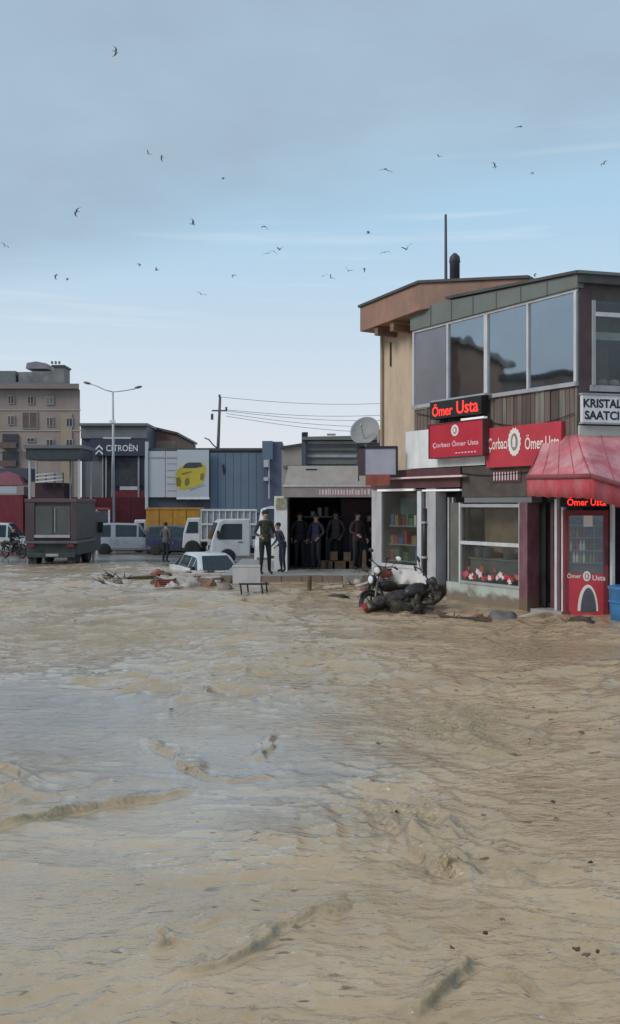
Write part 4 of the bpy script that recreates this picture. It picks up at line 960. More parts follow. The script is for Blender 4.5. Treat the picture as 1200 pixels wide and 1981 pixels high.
# things inside
m = MB(); m.box(WX(660, 29), x1, 29.0, 29.1, .2, 2.3); mk('roller_shutter', m, mat('plum_shutter', (.085, .042, .055), .6, .2), cs)
it = thing('wall_shelf', 'long shelf on the back wall of the dark open shop', 'shelf', (0.6, DS + 2.2, 1.2))
m = MB(); m.box(WX(588, 29.4), WX(700, 29.4), 29.3, 29.6, 1.72, 1.76); mk('board', m, M_gframe, it)
for px in (602, 615, 628, 668, 680):
    m = MB(); xx = WX(px, 29.4); m.box(xx, xx + .12, 29.35, 29.5, 1.762, 1.762 + random.uniform(.12, .3)); prop(mk('shelf_carton', m, random.choice([M_wframe, M_gframe, M_beige])), 'pale carton on the long shelf of the dark shop', 'carton', 'cartons in the dark shop')
for px, h, lab in ((598, 1.2, 'dark cabinet standing near the white pier in the dim open shop'), (645, .9, 'lowest dark cabinet in the dim open shop'), (690, 1.35, 'tallest dark cabinet before the plum shutter in the dim shop')):
    m = MB(); xx = WX(px, 28.8); m.box(xx - .25, xx + .25, 28.6, 29.0, .195, .2 + h); prop(mk('shop_cabinet', m, mat('navy_cabinet', (.035, .04, .06), .6, .3), bevel=.01), lab, 'cabinet')
random.seed(61)
for k, (px, z) in enumerate(((640, .194), (652, .194), (646, .46), (668, .194), (676, .194), (672, .44), (625, .194))):
    xx = WX(px, 27.9); w = random.uniform(.10, .15); h = random.uniform(.22, .27)
    m = MB(); m.box(xx - w, xx + w, 27.8, 28.1, z, z + h); prop(mk('brown_carton', m, mat('carton_brown', (.12, .078, .05), .85, .3, 5), bevel=.006), 'brown carton on the floor of the dark shop' if z < .3 else 'brown carton on top of other cartons in the dark shop', 'carton', 'cartons on the shop floor' if z < .3 else 'topmost cartons on the shop floor')
# bits leaning at the mouth of the shop
for px, h, mm, lab in ((704, .62, M_mudwood, 'brown board leaning at the mouth of the dark shop beside the motorcycles'),):
    m = MB(); xx = WX(px, 27.0); m.hexa([(xx - .06, 26.95, zk), (xx + .08, 26.95, zk), (xx + .08, 27.0, zk), (xx - .06, 27.0, zk), (xx - .02, 27.12, zk + h), (xx + .06, 27.12, zk + h), (xx + .06, 27.16, zk + h), (xx - .02, 27.16, zk + h)])
    prop(mk('leaning_board', m, mm), lab, 'board')
# pavement platform
pv = MB(); pv.box(WX(428, 25.5), 2.4, 25.5, DS + 6, -.5, zk); pvo = mk('pavement', pv, M_conc, None, bevel=.02); pvo['kind'] = 'structure'
for k in range(9):
    xx = WX(428, 25.5) + k * .56; m = MB(); m.box(xx, xx + .54, 25.44, 25.497, -.4, zk + .004 + random.uniform(-.012, .006)); o = mk('kerb_stone', m, random.choice([M_conc, M_pillar]), pvo)

# sheds behind the shop
sh = thing('corrugated_shed', 'grey sheet metal shed with rails rising behind the beige parapet', 'shed', (WX(650, 33), 33, 0))
m = MB(); m.box(WX(588, 33), WX(740, 33), 33, 37, -.4, WZ(852, 33)); mk('wall', m, M_shedgrey, sh)
m = MB(); m.hexa([(WX(584, 33), 32.7, WZ(852, 33)), (WX(745, 33), 32.7, WZ(852, 33)), (WX(745, 33), 37.2, WZ(852, 33) + .1), (WX(584, 33), 37.2, WZ(852, 33) + .1)] + [(WX(584, 33), 32.7, WZ(846, 33)), (WX(745, 33), 32.7, WZ(843, 33)), (WX(745, 33), 37.2, WZ(843, 33) + .2), (WX(584, 33), 37.2, WZ(846, 33) + .2)]); mk('roof', m, M_greenroof, sh)
for k in range(4):
    z = WZ(898, 33) + k * .24; m = MB(); m.box(WX(594, 33), WX(690, 33), 32.94, 32.995, z, z + .10); mk('slat', m, M_gframe if k % 2 else M_greenroof, sh)
m = MB(); m.box(WX(584, 33), WX(592, 33), 32.8, 32.93, -.3, WZ(838, 33)); mk('post', m, M_slate, sh)
m = MB(); m.box(WX(585, 33), WX(596, 33), 32.75, 32.92, WZ(848, 33) + .05, WZ(837, 33)); mk('post_cap', m, M_black, sh)
m = MB(); m.box(WX(633, 33), WX(650, 33), 33.2, 33.5, WZ(846, 33) + .1, WZ(838, 33)); mk('roof_vent', m, M_gframe, sh)
bg = thing('cream_outbuilding', 'small cream outbuilding between blue cladding and grey shed', 'building', (WX(565, 40), 40, 0))
m = MB(); m.hexa([(WX(545, 40), 40, -.6), (WX(586, 40), 40, -.6), (WX(586, 40), 44, -.6), (WX(545, 40), 44, -.6), (WX(545, 40), 40, WZ(868, 40)), (WX(586, 40), 40, WZ(861, 40)), (WX(586, 40), 44, WZ(861, 40)), (WX(545, 40), 44, WZ(868, 40))]); mk('wall', m, M_beige, bg)
m = MB(); m.hexa([(WX(543, 40), 39.85, WZ(868, 40)), (WX(588, 40), 39.85, WZ(861, 40)), (WX(588, 40), 44.2, WZ(861, 40)), (WX(543, 40), 44.2, WZ(868, 40)), (WX(543, 40), 39.85, WZ(864, 40)), (WX(588, 40), 39.85, WZ(857, 40)), (WX(588, 40), 44.2, WZ(857, 40)), (WX(543, 40), 44.2, WZ(864, 40))]); mk('roof', m, M_roofdark, bg)
m = MB(); m.box(WX(548, 40), WX(584, 40), 39.9, 39.995, WZ(905, 40), WZ(900, 40)); mk('ledge', m, M_greenroof, bg)

# ================================================================== blue clad building with billboards
DB = 60.0
bw = thing('blue_clad_building', 'long low building clad in blue grey sheets beside the car billboard', 'building', (WX(460, DB), DB, rz(DB)))
zg = rz(DB) - .5
def ribs(name, pxa, pxb, d, zz0, zz1, mm, parent, step=.5):
    x = WX(pxa, d)
    while x < WX(pxb, d) - .05:
        w = min(step, WX(pxb, d) - x); m = MB(); m.box(x + .012, x + w - .012, d - .06, d - .002, zz0, zz1); mk(name, m, mm, parent); x += w
m = MB(); m.box(WX(284, DB), WX(513, DB), DB, DB + 9, zg, WZ(872, DB)); mk('wall', m, M_slate, bw)
ribs('cladding_sheet', 407, 512, DB, WZ(992, DB), WZ(876, DB), M_bluewall, bw, .5)
m = MB(); m.box(WX(282, DB), WX(514, DB), DB - .15, DB + 9.1, WZ(872, DB) + .003, WZ(867, DB)); mk('roof_edge', m, M_roofdark, bw)
m = MB(); m.box(WX(511, DB), WX(547, DB), DB - .8, DB + 6, zg, WZ(856, DB)); mk('corner_tower', m, M_bluepil, bw)
m = MB(); m.box(WX(509, DB), WX(529, DB), DB - 1.0, DB - .802, WZ(890, DB), WZ(855, DB)); mk('tower_plate', m, M_bluewall, bw)
m = MB(); m.tube([(WX(522, DB), DB - .95, WZ(965, DB)), (WX(522, DB), DB - .95, WZ(876, DB))], .05, 6); mk('downpipe', m, M_pole, bw)
for py in (899, 925):
    m = MB(); m.box(WX(512, DB), WX(521, DB), DB - 1.2, DB - .9, WZ(py + 6, DB), WZ(py - 8 if py < 910 else py - 1, DB)); mk('wall_lamp', m, M_panel, bw)
m = MB(); m.ngon([(WX(430, DB), DB - .07, WZ(900, DB)), (WX(434, DB), DB - .07, WZ(898, DB)), (WX(437, DB), DB - .07, WZ(912, DB)), (WX(433, DB), DB - .07, WZ(920, DB))], (0, -.02, 0)); mk('emblem', m, M_black, bw)
# white hoarding panels and the car billboard
hb = thing('white_hoarding', 'plain pale hoarding panels beside the yellow car billboard', 'hoarding', (WX(315, DB), DB - .3, rz(DB)))
for k, (p0, p1) in enumerate(((289, 321), (322, 344))):
    m = MB(); m.box(WX(p0, DB), WX(p1, DB), DB - .30, DB - .2, WZ(962, DB), WZ(873, DB)); mk('panel', m, M_panel, hb)
m = MB(); m.box(WX(283, DB), WX(288.5, DB), DB - .4, DB - .1, WZ(985, DB), WZ(855, DB)); mk('corner_post', m, M_panel, hb)
m = MB(); m.box(WX(290, DB), WX(344, DB), DB - .33, DB - .305, WZ(887, DB), WZ(884, DB)); mk('seam_rail', m, M_gframe, hb)
for k in range(5):
    m = MB(); z = WZ(950 - k * 13, DB); m.box(WX(325, DB), WX(342, DB), DB - .32, DB - .305, z, z + .06); mk('printed_line', m, M_gframe, hb)
bb_ = thing('car_billboard', 'pale billboard printed with a yellow hatchback', 'billboard', (WX(375, DB), DB - .5, rz(DB)))
m = MB(); m.box(WX(345, DB), WX(406, DB), DB - .5, DB - .35, WZ(962, DB), WZ(871, DB)); mk('board', m, M_panel, bb_)
m = MB(); m.box(WX(344, DB), WX(407, DB), DB - .53, DB - .34, WZ(966, DB), WZ(962, DB) - .003); mk('bottom_rail', m, M_white, bb_)
def flat(pts, dpt, mm, name, th=.006):
    m = MB(); m.ngon([(WX(px, DB), DB - dpt, WZ(py, DB)) for px, py in pts], (0, -th, 0)); return mk(name, m, mm, bb_)
flat([(342, 917), (346, 909), (354, 903), (362, 897), (366, 895), (392, 895), (399, 902), (400, 914), (398, 928), (392, 936), (378, 942), (362, 947), (350, 948), (342, 940)], .506, M_ylw, 'printed_car')
flat([(356, 906), (361, 898), (367, 895.5), (390, 895.5), (394, 903), (380, 906)], .516, M_fardk, 'printed_glass')
flat([(360, 930), (363, 925), (368, 926), (369, 934), (365, 940), (360, 939)], .516, M_ylwd, 'printed_wheel')
flat([(390, 918), (395, 915), (397, 924), (393, 930), (389, 928)], .516, M_ylwd, 'printed_wheel')
flat([(343, 925), (350, 923), (353, 931), (351, 942), (344, 940)], .516, M_ylwd, 'printed_grille')
flat([(354, 916), (372, 912), (372, 914), (354, 919)], .516, M_ylwd, 'printed_bonnet_line')
flat([(372, 944), (395, 936), (398, 939), (368, 949)], .516, M_gframe, 'printed_shadow')

# ================================================================== showroom
DD = 66.0
sr = thing('car_showroom', 'dark slate car showroom with white chevron emblem on its sign band', 'showroom', (WX(220, DD), DD, rz(DD)))
zg = rz(DD) - .4
xL, xR = WX(156, DD), WX(284, DD)
m = MB(); m.box(xL, xR, DD + .3, DD + 16, zg, WZ(824, DD)); mk('wall', m, M_slate, sr)
m = MB(); m.box(xL - .1, xR + .1, DD - .2, DD + 16.2, WZ(824, DD) + .004, WZ(819, DD)); mk('roof_edge', m, M_shedgrey, sr)
m = MB(); m.box(xL, xR, DD + .05, DD + .295, WZ(848, DD), WZ(824, DD)); mk('upper_band', m, M_shedgrey, sr)
m = MB(); m.box(WX(176, DD), xR, DD - .25, DD + .04, WZ(882, DD), WZ(850, DD)); mk('sign_band', m, mat('navy_band', (.045, .05, .085), .5, .15, 1), sr)
m = MB(); m.box(WX(200, DD), WX(254, DD), DD - .12, DD + .02, WZ(849, DD), WZ(846, DD)); mk('trim', m, M_wframe, sr)
for dy in (0, 9):
    m = MB(); m.ngon([(WX(187 + a, DD), DD - .26, WZ(870 + dy - 2 - b, DD)) for a, b in ((0, 0), (7, 7), (14, 0), (14, -4), (7, 3), (0, -4))], (0, -.05, 0)); mk('chevron', m, M_white, sr)
MF = Frame((WX(210, DD), DD), (1, 0))
lettering('lettering', 'CITROËN', WX(268, DD) - WX(207, DD), .55, M_white, sr, MF.mat((WX(268, DD) - WX(207, DD)) / 2 + WX(207, DD) - WX(210, DD), .27, WZ(866, DD)))
# glazing bays
for (p0, p1, y0, y1, mm) in ((200, 214, 884, 962, M_fardk), (222, 266, 886, 940, M_fardk), (268, 281, 886, 940, M_slate), (165, 197, 892, 962, M_shedgrey)):
    m = MB(); m.box(WX(p0, DD), WX(p1, DD), DD + .15, DD + .29, WZ(y1, DD), WZ(y0, DD)); mk('pane', m, mm, sr)
for p0, w in ((198, 2.2), (204, 3), (216, 4), (267, 3), (280, 3)):
    m = MB(); m.box(WX(p0, DD), WX(p0 + w, DD), DD - .05, DD + .14, zg, WZ(883, DD)); mk('mullion', m, M_gframe, sr)
m = MB(); m.box(WX(232, DD), WX(266, DD), DD + .02, DD + .14, WZ(948, DD), WZ(941, DD)); mk('ledge', m, M_wframe, sr)
m = MB(); m.box(WX(214, DD), xR, DD - .02, DD + .13, zg, WZ(950, DD)); mk('red_base', m, M_reddk, sr)
# brick flank receding to the right behind the hoarding
bk = thing('brick_flank_building', 'brown brick block with sloping roofline behind the showroom', 'building', (WX(310, 70), 70, rz(70)))
m = MB(); xa, xb = WX(281, 70), WX(341, 70)
m.hexa([(xa, 70, -2), (xb, 70, -2), (xb, 82, -2), (xa, 82, -2), (xa, 70, WZ(826, 70)), (xb, 70, WZ(841, 70)), (xb, 82, WZ(841, 70)), (xa, 82, WZ(826, 70))]); mk('wall', m, M_brickfar, bk)
m = MB(); m.hexa([(xa - .1, 69.8, WZ(826, 70)), (xb + .15, 69.8, WZ(841, 70)), (xb + .15, 82, WZ(841, 70)), (xa - .1, 82, WZ(826, 70)), (xa - .1, 69.8, WZ(821, 70)), (xb + .15, 69.8, WZ(836.5, 70)), (xb + .15, 82, WZ(836.5, 70)), (xa - .1, 82, WZ(821, 70))]); mk('roof', m, M_roofdark, bk)
m = MB(); m.box(WX(285, 70), WX(340, 70), 69.9, 69.996, WZ(872, 70), WZ(853, 70)); mk('plaster_band', m, mat('tan_band', (.34, .25, .19), .85, .15, 1), bk)

# forecourt canopy
cp = thing('forecourt_canopy', 'dark flat forecourt canopy on slim white posts', 'canopy', (WX(125, 58), 58, rz(58)))
DC = 58.0; zc0 = rz(DC)
m = MB(); m.box(WX(50, DC), WX(156, DC), DC, DC + 3.2, WZ(888, DC), WZ(868, DC)); mk('roof_slab', m, mat('canopy_green', (.055, .065, .068), .5, .2), cp)
m = MB(); m.box(WX(46, DC), WX(159, DC), DC - .1, DC + 3.3, WZ(867.5, DC), WZ(861, DC)); mk('fascia', m, M_shedgrey, cp)
for px, w, dy in ((57, 4, 0.1), (70, 3, 2.9), (136, 3, 2.9), (153, 4, .1), (176, 3, 2.9)):
    m = MB(); x = WX(px, DC + dy); m.box(x - w / 60, x + w / 60, DC + dy, DC + dy + .14, zc0 - .2, WZ(888, DC)); mk('post', m, M_pole, cp)
# white display frame under the canopy and the dark stalls below
df = thing('slatted_stall', 'dark red stall under the canopy topped by tilted white slats', 'stall', (WX(95, 59.5), 59.5, 0))
for k in range(3):
    m = MB(); y0 = 934 - k * 7
    m.hexa([W(69, y0, 59.5), W(122, y0 - 5, 59.5), W(122, y0 - 5, 59.7), W(69, y0, 59.7), W(69, y0 - 3, 59.5), W(122, y0 - 8, 59.5), W(122, y0 - 8, 59.7), W(69, y0 - 3, 59.7)]); mk('slat', m, M_white, df)
for px in (70, 87, 104, 120):
    m = MB(); m.box(WX(px, 59.6), WX(px + 2, 59.6), 59.72, 59.8, WZ(940, 59.6), WZ(914, 59.6)); mk('upright', m, M_fardk, df)
m = MB(); m.box(WX(68, 60), WX(124, 60), 60, 62, rz(60) - .2, WZ(934, 60)); mk('base', m, mat('deep_plum', (.06, .028, .035), .6, .2), df)
# red forecourt wall
rw = thing('red_forecourt_wall', 'low maroon forecourt wall running past the showroom', 'wall', (WX(140, 63), 63, rz(63)))
DR = 63.0
ribs('panel', -40, 283, DR, rz(DR) - .4, WZ(962, DR), M_reddk, rw, 1.15)
m = MB(); m.box(WX(-40, DR), WX(283, DR), DR - .0, DR + .2, rz(DR) - .4, WZ(963, DR)); mk('core', m, M_reddk, rw)
# red-roofed stall far left
sl = thing('red_roofed_stall', 'stall with pink red pitched top and pale counter beside the canopy', 'stall', (WX(10, 60.5), 60.5, rz(60.5)))
D5 = 60.5
m = MB(); m.ngon([W(-45, 940, D5), W(46, 938, D5), W(36, 921, D5), W(12, 912, D5), W(-20, 921, D5)], (0, 1.5, 0)); mk('roof', m, mat('rose_roof', (.34, .12, .15), .6, .15), sl)
m = MB(); m.box(WX(-45, D5), WX(32, D5), D5 + .05, D5 + 1.4, WZ(955, D5), WZ(941, D5)); mk('counter', m, M_panel, sl)
m = MB(); m.box(WX(32.3, D5), WX(46, D5), D5 + .05, D5 + 1.4, WZ(957, D5), WZ(941, D5)); mk('side_panel', m, M_beige, sl)
m = MB(); m.box(WX(-45, D5), WX(44, D5), D5 + .1, D5 + 1.35, rz(D5) - .3, WZ(957.5, D5)); mk('base', m, M_reddk, sl)
m = MB(); m.box(WX(-45, D5), WX(46, D5), D5 + .8, D5 + 3, WZ(930, D5), WZ(905, D5)); mk('back_panel', m, M_slate, sl)

# ================================================================== apartment block
DA = 120.0
ap = thing('apartment_block', 'taupe apartment block with flat roof and rooftop sheds', 'building', (WX(60, DA), DA, -1.2))
def plot(x0_, x1_, y0_, y1_, za, zb_):
    r1 = x1_ * y1_ / y0_
    return MB().hexa([(x0_, y0_, za), (x1_, y0_, za), (r1, y1_, za), (x0_, y1_, za), (x0_, y0_, zb_), (x1_, y0_, zb_), (r1, y1_, zb_), (x0_, y1_, zb_)])
m = plot(WX(-160, DA), WX(155, DA), DA, DA + 16, -1.5, WZ(754, DA)); mk('wall', m, M_apt, ap)
m = MB(); m.box(WX(118, DA), WX(140, DA), DA - .12, DA - .003, -1.4, WZ(800, DA)); mk('render_strip', m, M_apt2, ap)
m = plot(WX(-165, DA), WX(157, DA), DA - 1.0, DA + 17, WZ(753.5, DA), WZ(744, DA)); rfa = mk('roof', m, mat('taupe_cornice', (.24, .19, .185), .8, .1, .3), ap)
m = plot(WX(-160, DA), WX(124, DA), DA + .5, DA + 12, WZ(743.8, DA), WZ(738, DA)); mk('roof_kerb', m, M_shedgrey, rfa)
m = MB(); m.box(WX(22, DA), WX(98, DA), DA + 3, DA + 9, WZ(738, DA), WZ(713, DA)); mk('roof_shed', m, mat('shed_mottle', (.20, .20, .20), .8, .5, .8), rfa)
m = MB(); m.box(WX(-30, DA), WX(16, DA), DA + 3, DA + 9, WZ(738, DA), WZ(711, DA)); mk('roof_shed', m, M_shedgrey, rfa)
m = MB(); m.ngon([W(50, 713, DA + 4), W(92, 713, DA + 4), W(90, 703, DA + 4), W(70, 699, DA + 4), W(52, 702, DA + 4)], (0, 3, 0)); mk('roof_tank', m, mat('mauve_tank', (.26, .23, .26), .7, .2, .6), rfa)
m = MB(); m.box(WX(99, DA), WX(120, DA), DA + 1, DA + 4, WZ(740, DA), WZ(708, DA)); ch = mk('chimney', m, mat('chimney_grey', (.24, .23, .22), .85, .2, 1), rfa)
m = MB(); m.box(WX(96.5, DA), WX(122, DA), DA + .8, DA + 4.2, WZ(707.7, DA), WZ(704, DA)); mk('chimney_cap', m, M_roofdark, rfa)
for px in (101, 108, 115):
    m = MB(); m.tube([W(px, 704, DA + 2), W(px, 699, DA + 2)], .15, 6); mk('vent_pipe', m, M_shedgrey, rfa)
def win(px, py, w, h, mm=M_fardk, frame=True):
    m = MB(); m.box(WX(px - w / 2 - 1.6, DA), WX(px + w / 2 + 1.6, DA), DA - .16, DA - .003, WZ(py + h / 2 + 1.6, DA), WZ(py - h / 2 - 1.6, DA)); f = mk('window', m, M_aptw, ap)
    m = MB(); m.box(WX(px - w / 2, DA), WX(px + w / 2, DA), DA - .19, DA - .163, WZ(py + h / 2, DA), WZ(py - h / 2, DA)); mk('pane', m, mm, f)
    m = MB(); m.box(WX(px, DA) - .04, WX(px, DA) + .04, DA - .22, DA - .193, WZ(py + h / 2, DA), WZ(py - h / 2, DA)); mk('window_bar', m, M_aptw, f)
M_brw = mat('brown_shutter', (.13, .085, .075), .6, .2, 1)
for px, py, w, h, mm in ((22, 773, 9, 13, M_fardk), (60, 774, 10, 13, M_fardk), (97, 775, 12, 13, M_shedgrey), (22, 813, 11, 15, M_brw), (58, 813, 27, 30, M_brw), (97, 816, 11, 15, M_brw), (135, 817, 10, 14, M_fardk), (-20, 773, 10, 13, M_fardk), (-20, 813, 10, 14, M_brw), (60, 851, 12, 6, M_fardk), (97, 858, 11, 14, M_fardk), (135, 858, 10, 14, M_fardk)):
    win(px, py, w, h, mm)
for y0, y1 in ((840, 868), (873, 903)):
    m = MB(); m.box(WX(6, DA), WX(36, DA), DA - .2, DA - .003, WZ(y1, DA), WZ(y0, DA)); bal = mk('balcony_opening', m, M_fardk, ap)
    m = MB(); m.box(WX(5, DA), WX(37, DA), DA - 1.2, DA - .21, WZ(y1, DA), WZ(y1 - 3, DA)); m.box(WX(5, DA), WX(37, DA), DA - 1.2, DA - 1.1, WZ(y1 - 3, DA), WZ(y1 - 11, DA)); mk('balcony', m, M_brw, bal)
for z in (793, 833, 873):
    m = MB(); m.box(WX(-160, DA), WX(156.5, DA), DA - .10, DA - .002, WZ(z + 1, DA), WZ(z - 1, DA)); mk('string_course', m, M_aptw, ap)

# buildings across the street (outside the frame, seen only mirrored in the panes and the water)
for i, (bx, by, w, dp_, h, lab) in enumerate(((-44, 24, 12, 14, 10.5, 'plain street house across the road from the glazed terrace'), (-46, 40, 12, 11, 13.5, 'taller street house across the road from the corner building'), (-40, 8, 10, 10, 8.0, 'low street house across the road from the awning'))):
    t = thing('street_house', lab, 'house', (bx, by, 0))
    m = MB(); m.box(bx - w / 2, bx + w / 2, by - dp_ / 2, by + dp_ / 2, -.5, h); mk('wall', m, (M_apt, M_brickfar, M_shedgrey)[i], t)
    m = MB(); m.box(bx - w / 2 - .3, bx + w / 2 + .3, by - dp_ / 2 - .3, by + dp_ / 2 + .3, h + .003, h + .35); mk('roof', m, M_roofdark, t)
    z = 1.2
    while z < h - 1.4:
        y = by - dp_ / 2 + 1.2
        while y < by + dp_ / 2 - 1.5:
            m = MB(); m.box(bx + w / 2 + .002, bx + w / 2 + .06, y, y + 1.2, z, z + 1.4); mk('window', m, M_fardk, t); y += 2.6
        z += 3.0

# ================================================================== street lamp, utility pole, cables
DL = 62.0
lp = thing('street_lamp', 'tall double-armed street lamp before the showroom', 'street lamp', (WX(220, DL), DL, rz(DL)))
m = MB(); m.tube([(WX(221, DL), DL, rz(DL) - .2), W(219.5, 860, DL), W(218.5, 758, DL)], [.11, .085, .06], 10); mk('pole', m, M_pole, lp, True)
for (pts, hx, hy) in (([(218.5, 758), (205, 755), (190, 748), (176, 743)], 169, 741), ([(218.5, 758), (232, 757), (246, 755), (262, 752)], 268, 749)):
    m = MB(); m.tube([W(a, b, DL) for a, b in pts], .035, 8); mk('arm', m, M_pole, lp, True)
    m = MB(); m.ell(W(hx, hy, DL), (.27, .13, .09), rot=Matrix.Rotation(R(-12 if hx > 200 else 14), 3, 'Y')); mk('lamp_head', m, M_shedgrey, lp, True)
m = MB(); m.box(WX(213, DL), WX(224, DL), DL - .12, DL - .02, WZ(818, DL), WZ(813, DL)); mk('collar', m, M_white, lp)
DU = 58.0
up = thing('utility_pole', 'dark wooden utility pole with crossarm behind the blue cladding', 'utility pole', (WX(423, 72), 72, rz(72)))
DU = 72.0
m = MB(); m.tube([(WX(421, DU), DU, rz(DU) - .2), W(422, 870, DU), W(426, 768, DU)], [.16, .13, .10], 10); mk('pole', m, M_wood, up, True)
m = MB(); m.hexa([W(410, 796, DU - .1), W(440, 796, DU - .1), W(440, 796, DU + .1), W(410, 796, DU + .1), W(410, 793, DU - .1), W(440, 793, DU - .1), W(440, 793, DU + .1), W(410, 793, DU + .1)]); mk('crossarm', m, M_wood, up)
for px, py in ((411, 803), (438, 790), (425, 766)):
    m = MB(); m.lathe([(.05, -.12), (.11, -.05), (.06, 0), (.11, .06), (.04, .12)], W(px, py, DU), n=10); mk('insulator', m, M_slate, up, True)
m = MB(); m.box(WX(408.5, DU), WX(413, DU), DU - .15, DU + .1, WZ(812, DU), WZ(802, DU)); mk('transformer', m, M_slate, up)
m = MB(); m.tube([W(421, 868, DU - .2), W(412, 860, DU - .3), W(405, 851, DU - .4), W(396, 847, DU - .4)], .05, 8); mk('lamp_arm', m, M_wood, up, True)
for k, (ya, yb) in enumerate(((768, 778), (793, 800), (795, 812), (800, 826), (805, 838))):
    a = W(426 if k == 0 else 438, ya, DU); b = W(800, yb, DU + 3)
    pts = [a.lerp(b, t / 10) + Vector((0, 0, -.35 * math.sin(math.pi * t / 10))) for t in range(11)]
    prop(mk('overhead_cable', MB().tube(pts, .017, 5), M_slate, None), ('topmost', 'second highest', 'middle', 'second lowest', 'lowest')[k] + ' of five thin cables strung from the utility pole', 'cable')

# ================================================================== vehicles
def wheel(parent, x, y, r, side, w=.19):
    m = MB(); m.lathe([(r * .62, -w / 2), (r * .95, -w / 2), (r, -w * .3), (r, w * .3), (r * .95, w / 2), (r * .62, w / 2)], (x, y, r), (0, 1, 0), 18); t = mk('wheel', m, M_tyre, parent, True, local=True)
    m = MB(); m.lathe([(r * .60, -w * .42), (r * .60, w * .42), (r * .2, w * .46)], (x, y, r), (0, 1, 0), 14); mk('rim', m, M_rim, t, local=True)

def car(name, label, cat, pos, yaw, st, paint, wheels, r=.30, win_i=(), ws=(), lights=None, group=None, pitch=0, roll=0):
    """st: stations (x, z0, zbelt, zroof, half width, roof half width); front is +x."""
    t = thing(name, label, cat, pos, yaw, group, local=True); t.rotation_euler = (roll, pitch, yaw)
    m = MB(); rings = []
    for (x, z0, zb_, zr_, w, wr) in st:
        half = [(w * .90, z0), (w, z0 + .12), (w, (z0 + zb_) / 2), (w * .985, zb_), (wr, max(zr_ - .06, zb_ + .004)), (wr * .86, max(zr_, zb_ + .008))]
        rings.append([(x, a, b) for a, b in half] + [(x, -a, b) for a, b in half[::-1]])
    nn = len(rings[0]); vs = [p for r_ in rings for p in r_]
    fs = [(i * nn + j, i * nn + (j + 1) % nn, (i + 1) * nn + (j + 1) % nn, (i + 1) * nn + j) for i in range(len(rings) - 1) for j in range(nn)]
    fs += [tuple(range(nn))[::-1], tuple(range((len(rings) - 1) * nn, len(rings) * nn))]
    m.add(vs, fs); b = smoothish(mk('body', m, paint, t, local=True), 35)
    def inset(q, f=.10, out=.008):
        q = [Vector(p) for p in q]; c = sum(q, Vector()) / len(q); nrm = (q[1] - q[0]).cross(q[2] - q[0]).normalized()
        if nrm.dot(c - Vector((c.x if abs(nrm.y) > .5 else 0, 0, .9))) < 0: nrm = -nrm
        return [p.lerp(c, f) + nrm * out for p in q], nrm
    for i in win_i:
        for sgn in (1, -1):
            A, B = st[i], st[i + 1]
            q = [(A[0], sgn * A[4] * .985, A[2]), (B[0], sgn * B[4] * .985, B[2]), (B[0], sgn * B[5], max(B[3] - .06, B[2] + .004)), (A[0], sgn * A[5], max(A[3] - .06, A[2] + .004))]
            q, nr = inset(q, .11, .006); m = MB(); m.ngon(q, Vector((0, sgn * .006, 0))); mk('window', m, M_carglass, t, local=True)
    for (i, j) in ws:      # screen from belt of station i to roof of station j
        A, B = st[i], st[j]
        q = [(A[0], A[5] * .97, A[3] + .008), (A[0], -A[5] * .97, A[3] + .008), (B[0], -B[5] * .80, B[3]), (B[0], B[5] * .80, B[3])]
        q, nr = inset(q, .07, .012); m = MB(); m.ngon(q, nr * .006); mk('windscreen', m, M_carglass, t, local=True)
    wmax = max(s[4] for s in st)
    for x in wheels:
        for sgn in (1, -1):
            m = MB(); m.lathe([(r * 1.18, -.02), (r * 1.18, .006)], (x, sgn * wmax * .995, r), (0, sgn, 0), 18); mk('wheel_arch', m, M_black, t, local=True)
            wheel(t, x, sgn * (wmax - .06), r, sgn)
    xf, xb = st[-1][0], st[0][0]; zf = st[-1][1]; wf = st[-1][4]
    for sgn in (1, -1):
        m = MB(); m.box(xf - .06, xf + .012, sgn * wf * .58 - .14, sgn * wf * .58 + .14, st[-1][2] - .20, st[-1][2] - .06); mk('headlight', m, M_lampg, t, local=True)
        m = MB(); m.box(xb - .012, xb + .06, sgn * st[0][4] * .80 - .07, sgn * st[0][4] * .80 + .07, st[0][2] - .30, st[0][2] + .0); mk('tail_light', m, M_tail, t, local=True)
        m = MB(); m.box(st[-3][0] - .3, st[-3][0] - .15, sgn * (wmax + .02), sgn * (wmax + .14) , st[-3][2] + .03, st[-3][2] + .16) if sgn > 0 else m.box(st[-3][0] - .3, st[-3][0] - .15, -(wmax + .14), -(wmax + .02), st[-3][2] + .03, st[-3][2] + .16); mk('mirror', m, M_black, t, local=True)
    m = MB(); m.box(xf - .05, xf + .05, -wf * .95, wf * .95, zf + .02, zf + .2); mk('bumper', m, M_shedgrey, t, local=True)
    m = MB(); m.box(xb - .05, xb + .05, -st[0][4] * .95, st[0][4] * .95, st[0][1] + .02, st[0][1] + .2); mk('bumper', m, M_shedgrey, t, local=True)
    m = MB(); m.box(xf + .002, xf + .016, -wf * .35, wf * .35, st[-1][2] - .2, st[-1][2] - .1); mk('grille', m, M_black, t, local=True)
    m = MB(); m.box(xf + .052, xf + .062, -.24, .24, zf + .06, zf + .15); mk('number_plate', m, M_white, t, local=True)
    return t
VAN = [(-2.05, .30, .98, 1.62, .80, .66), (-1.95, .26, 1.0, 1.80, .84, .70), (-.95, .26, 1.0, 1.84, .86, .72), (-.80, .26, 1.0, 1.84, .86, .72), (.55, .26, 1.0, 1.80, .86, .70), (1.15, .27, 1.0, 1.05, .86, .74), (1.95, .30, .90, .92, .80, .68), (2.12, .34, .72, .74, .72, .6)]
d = 54.5
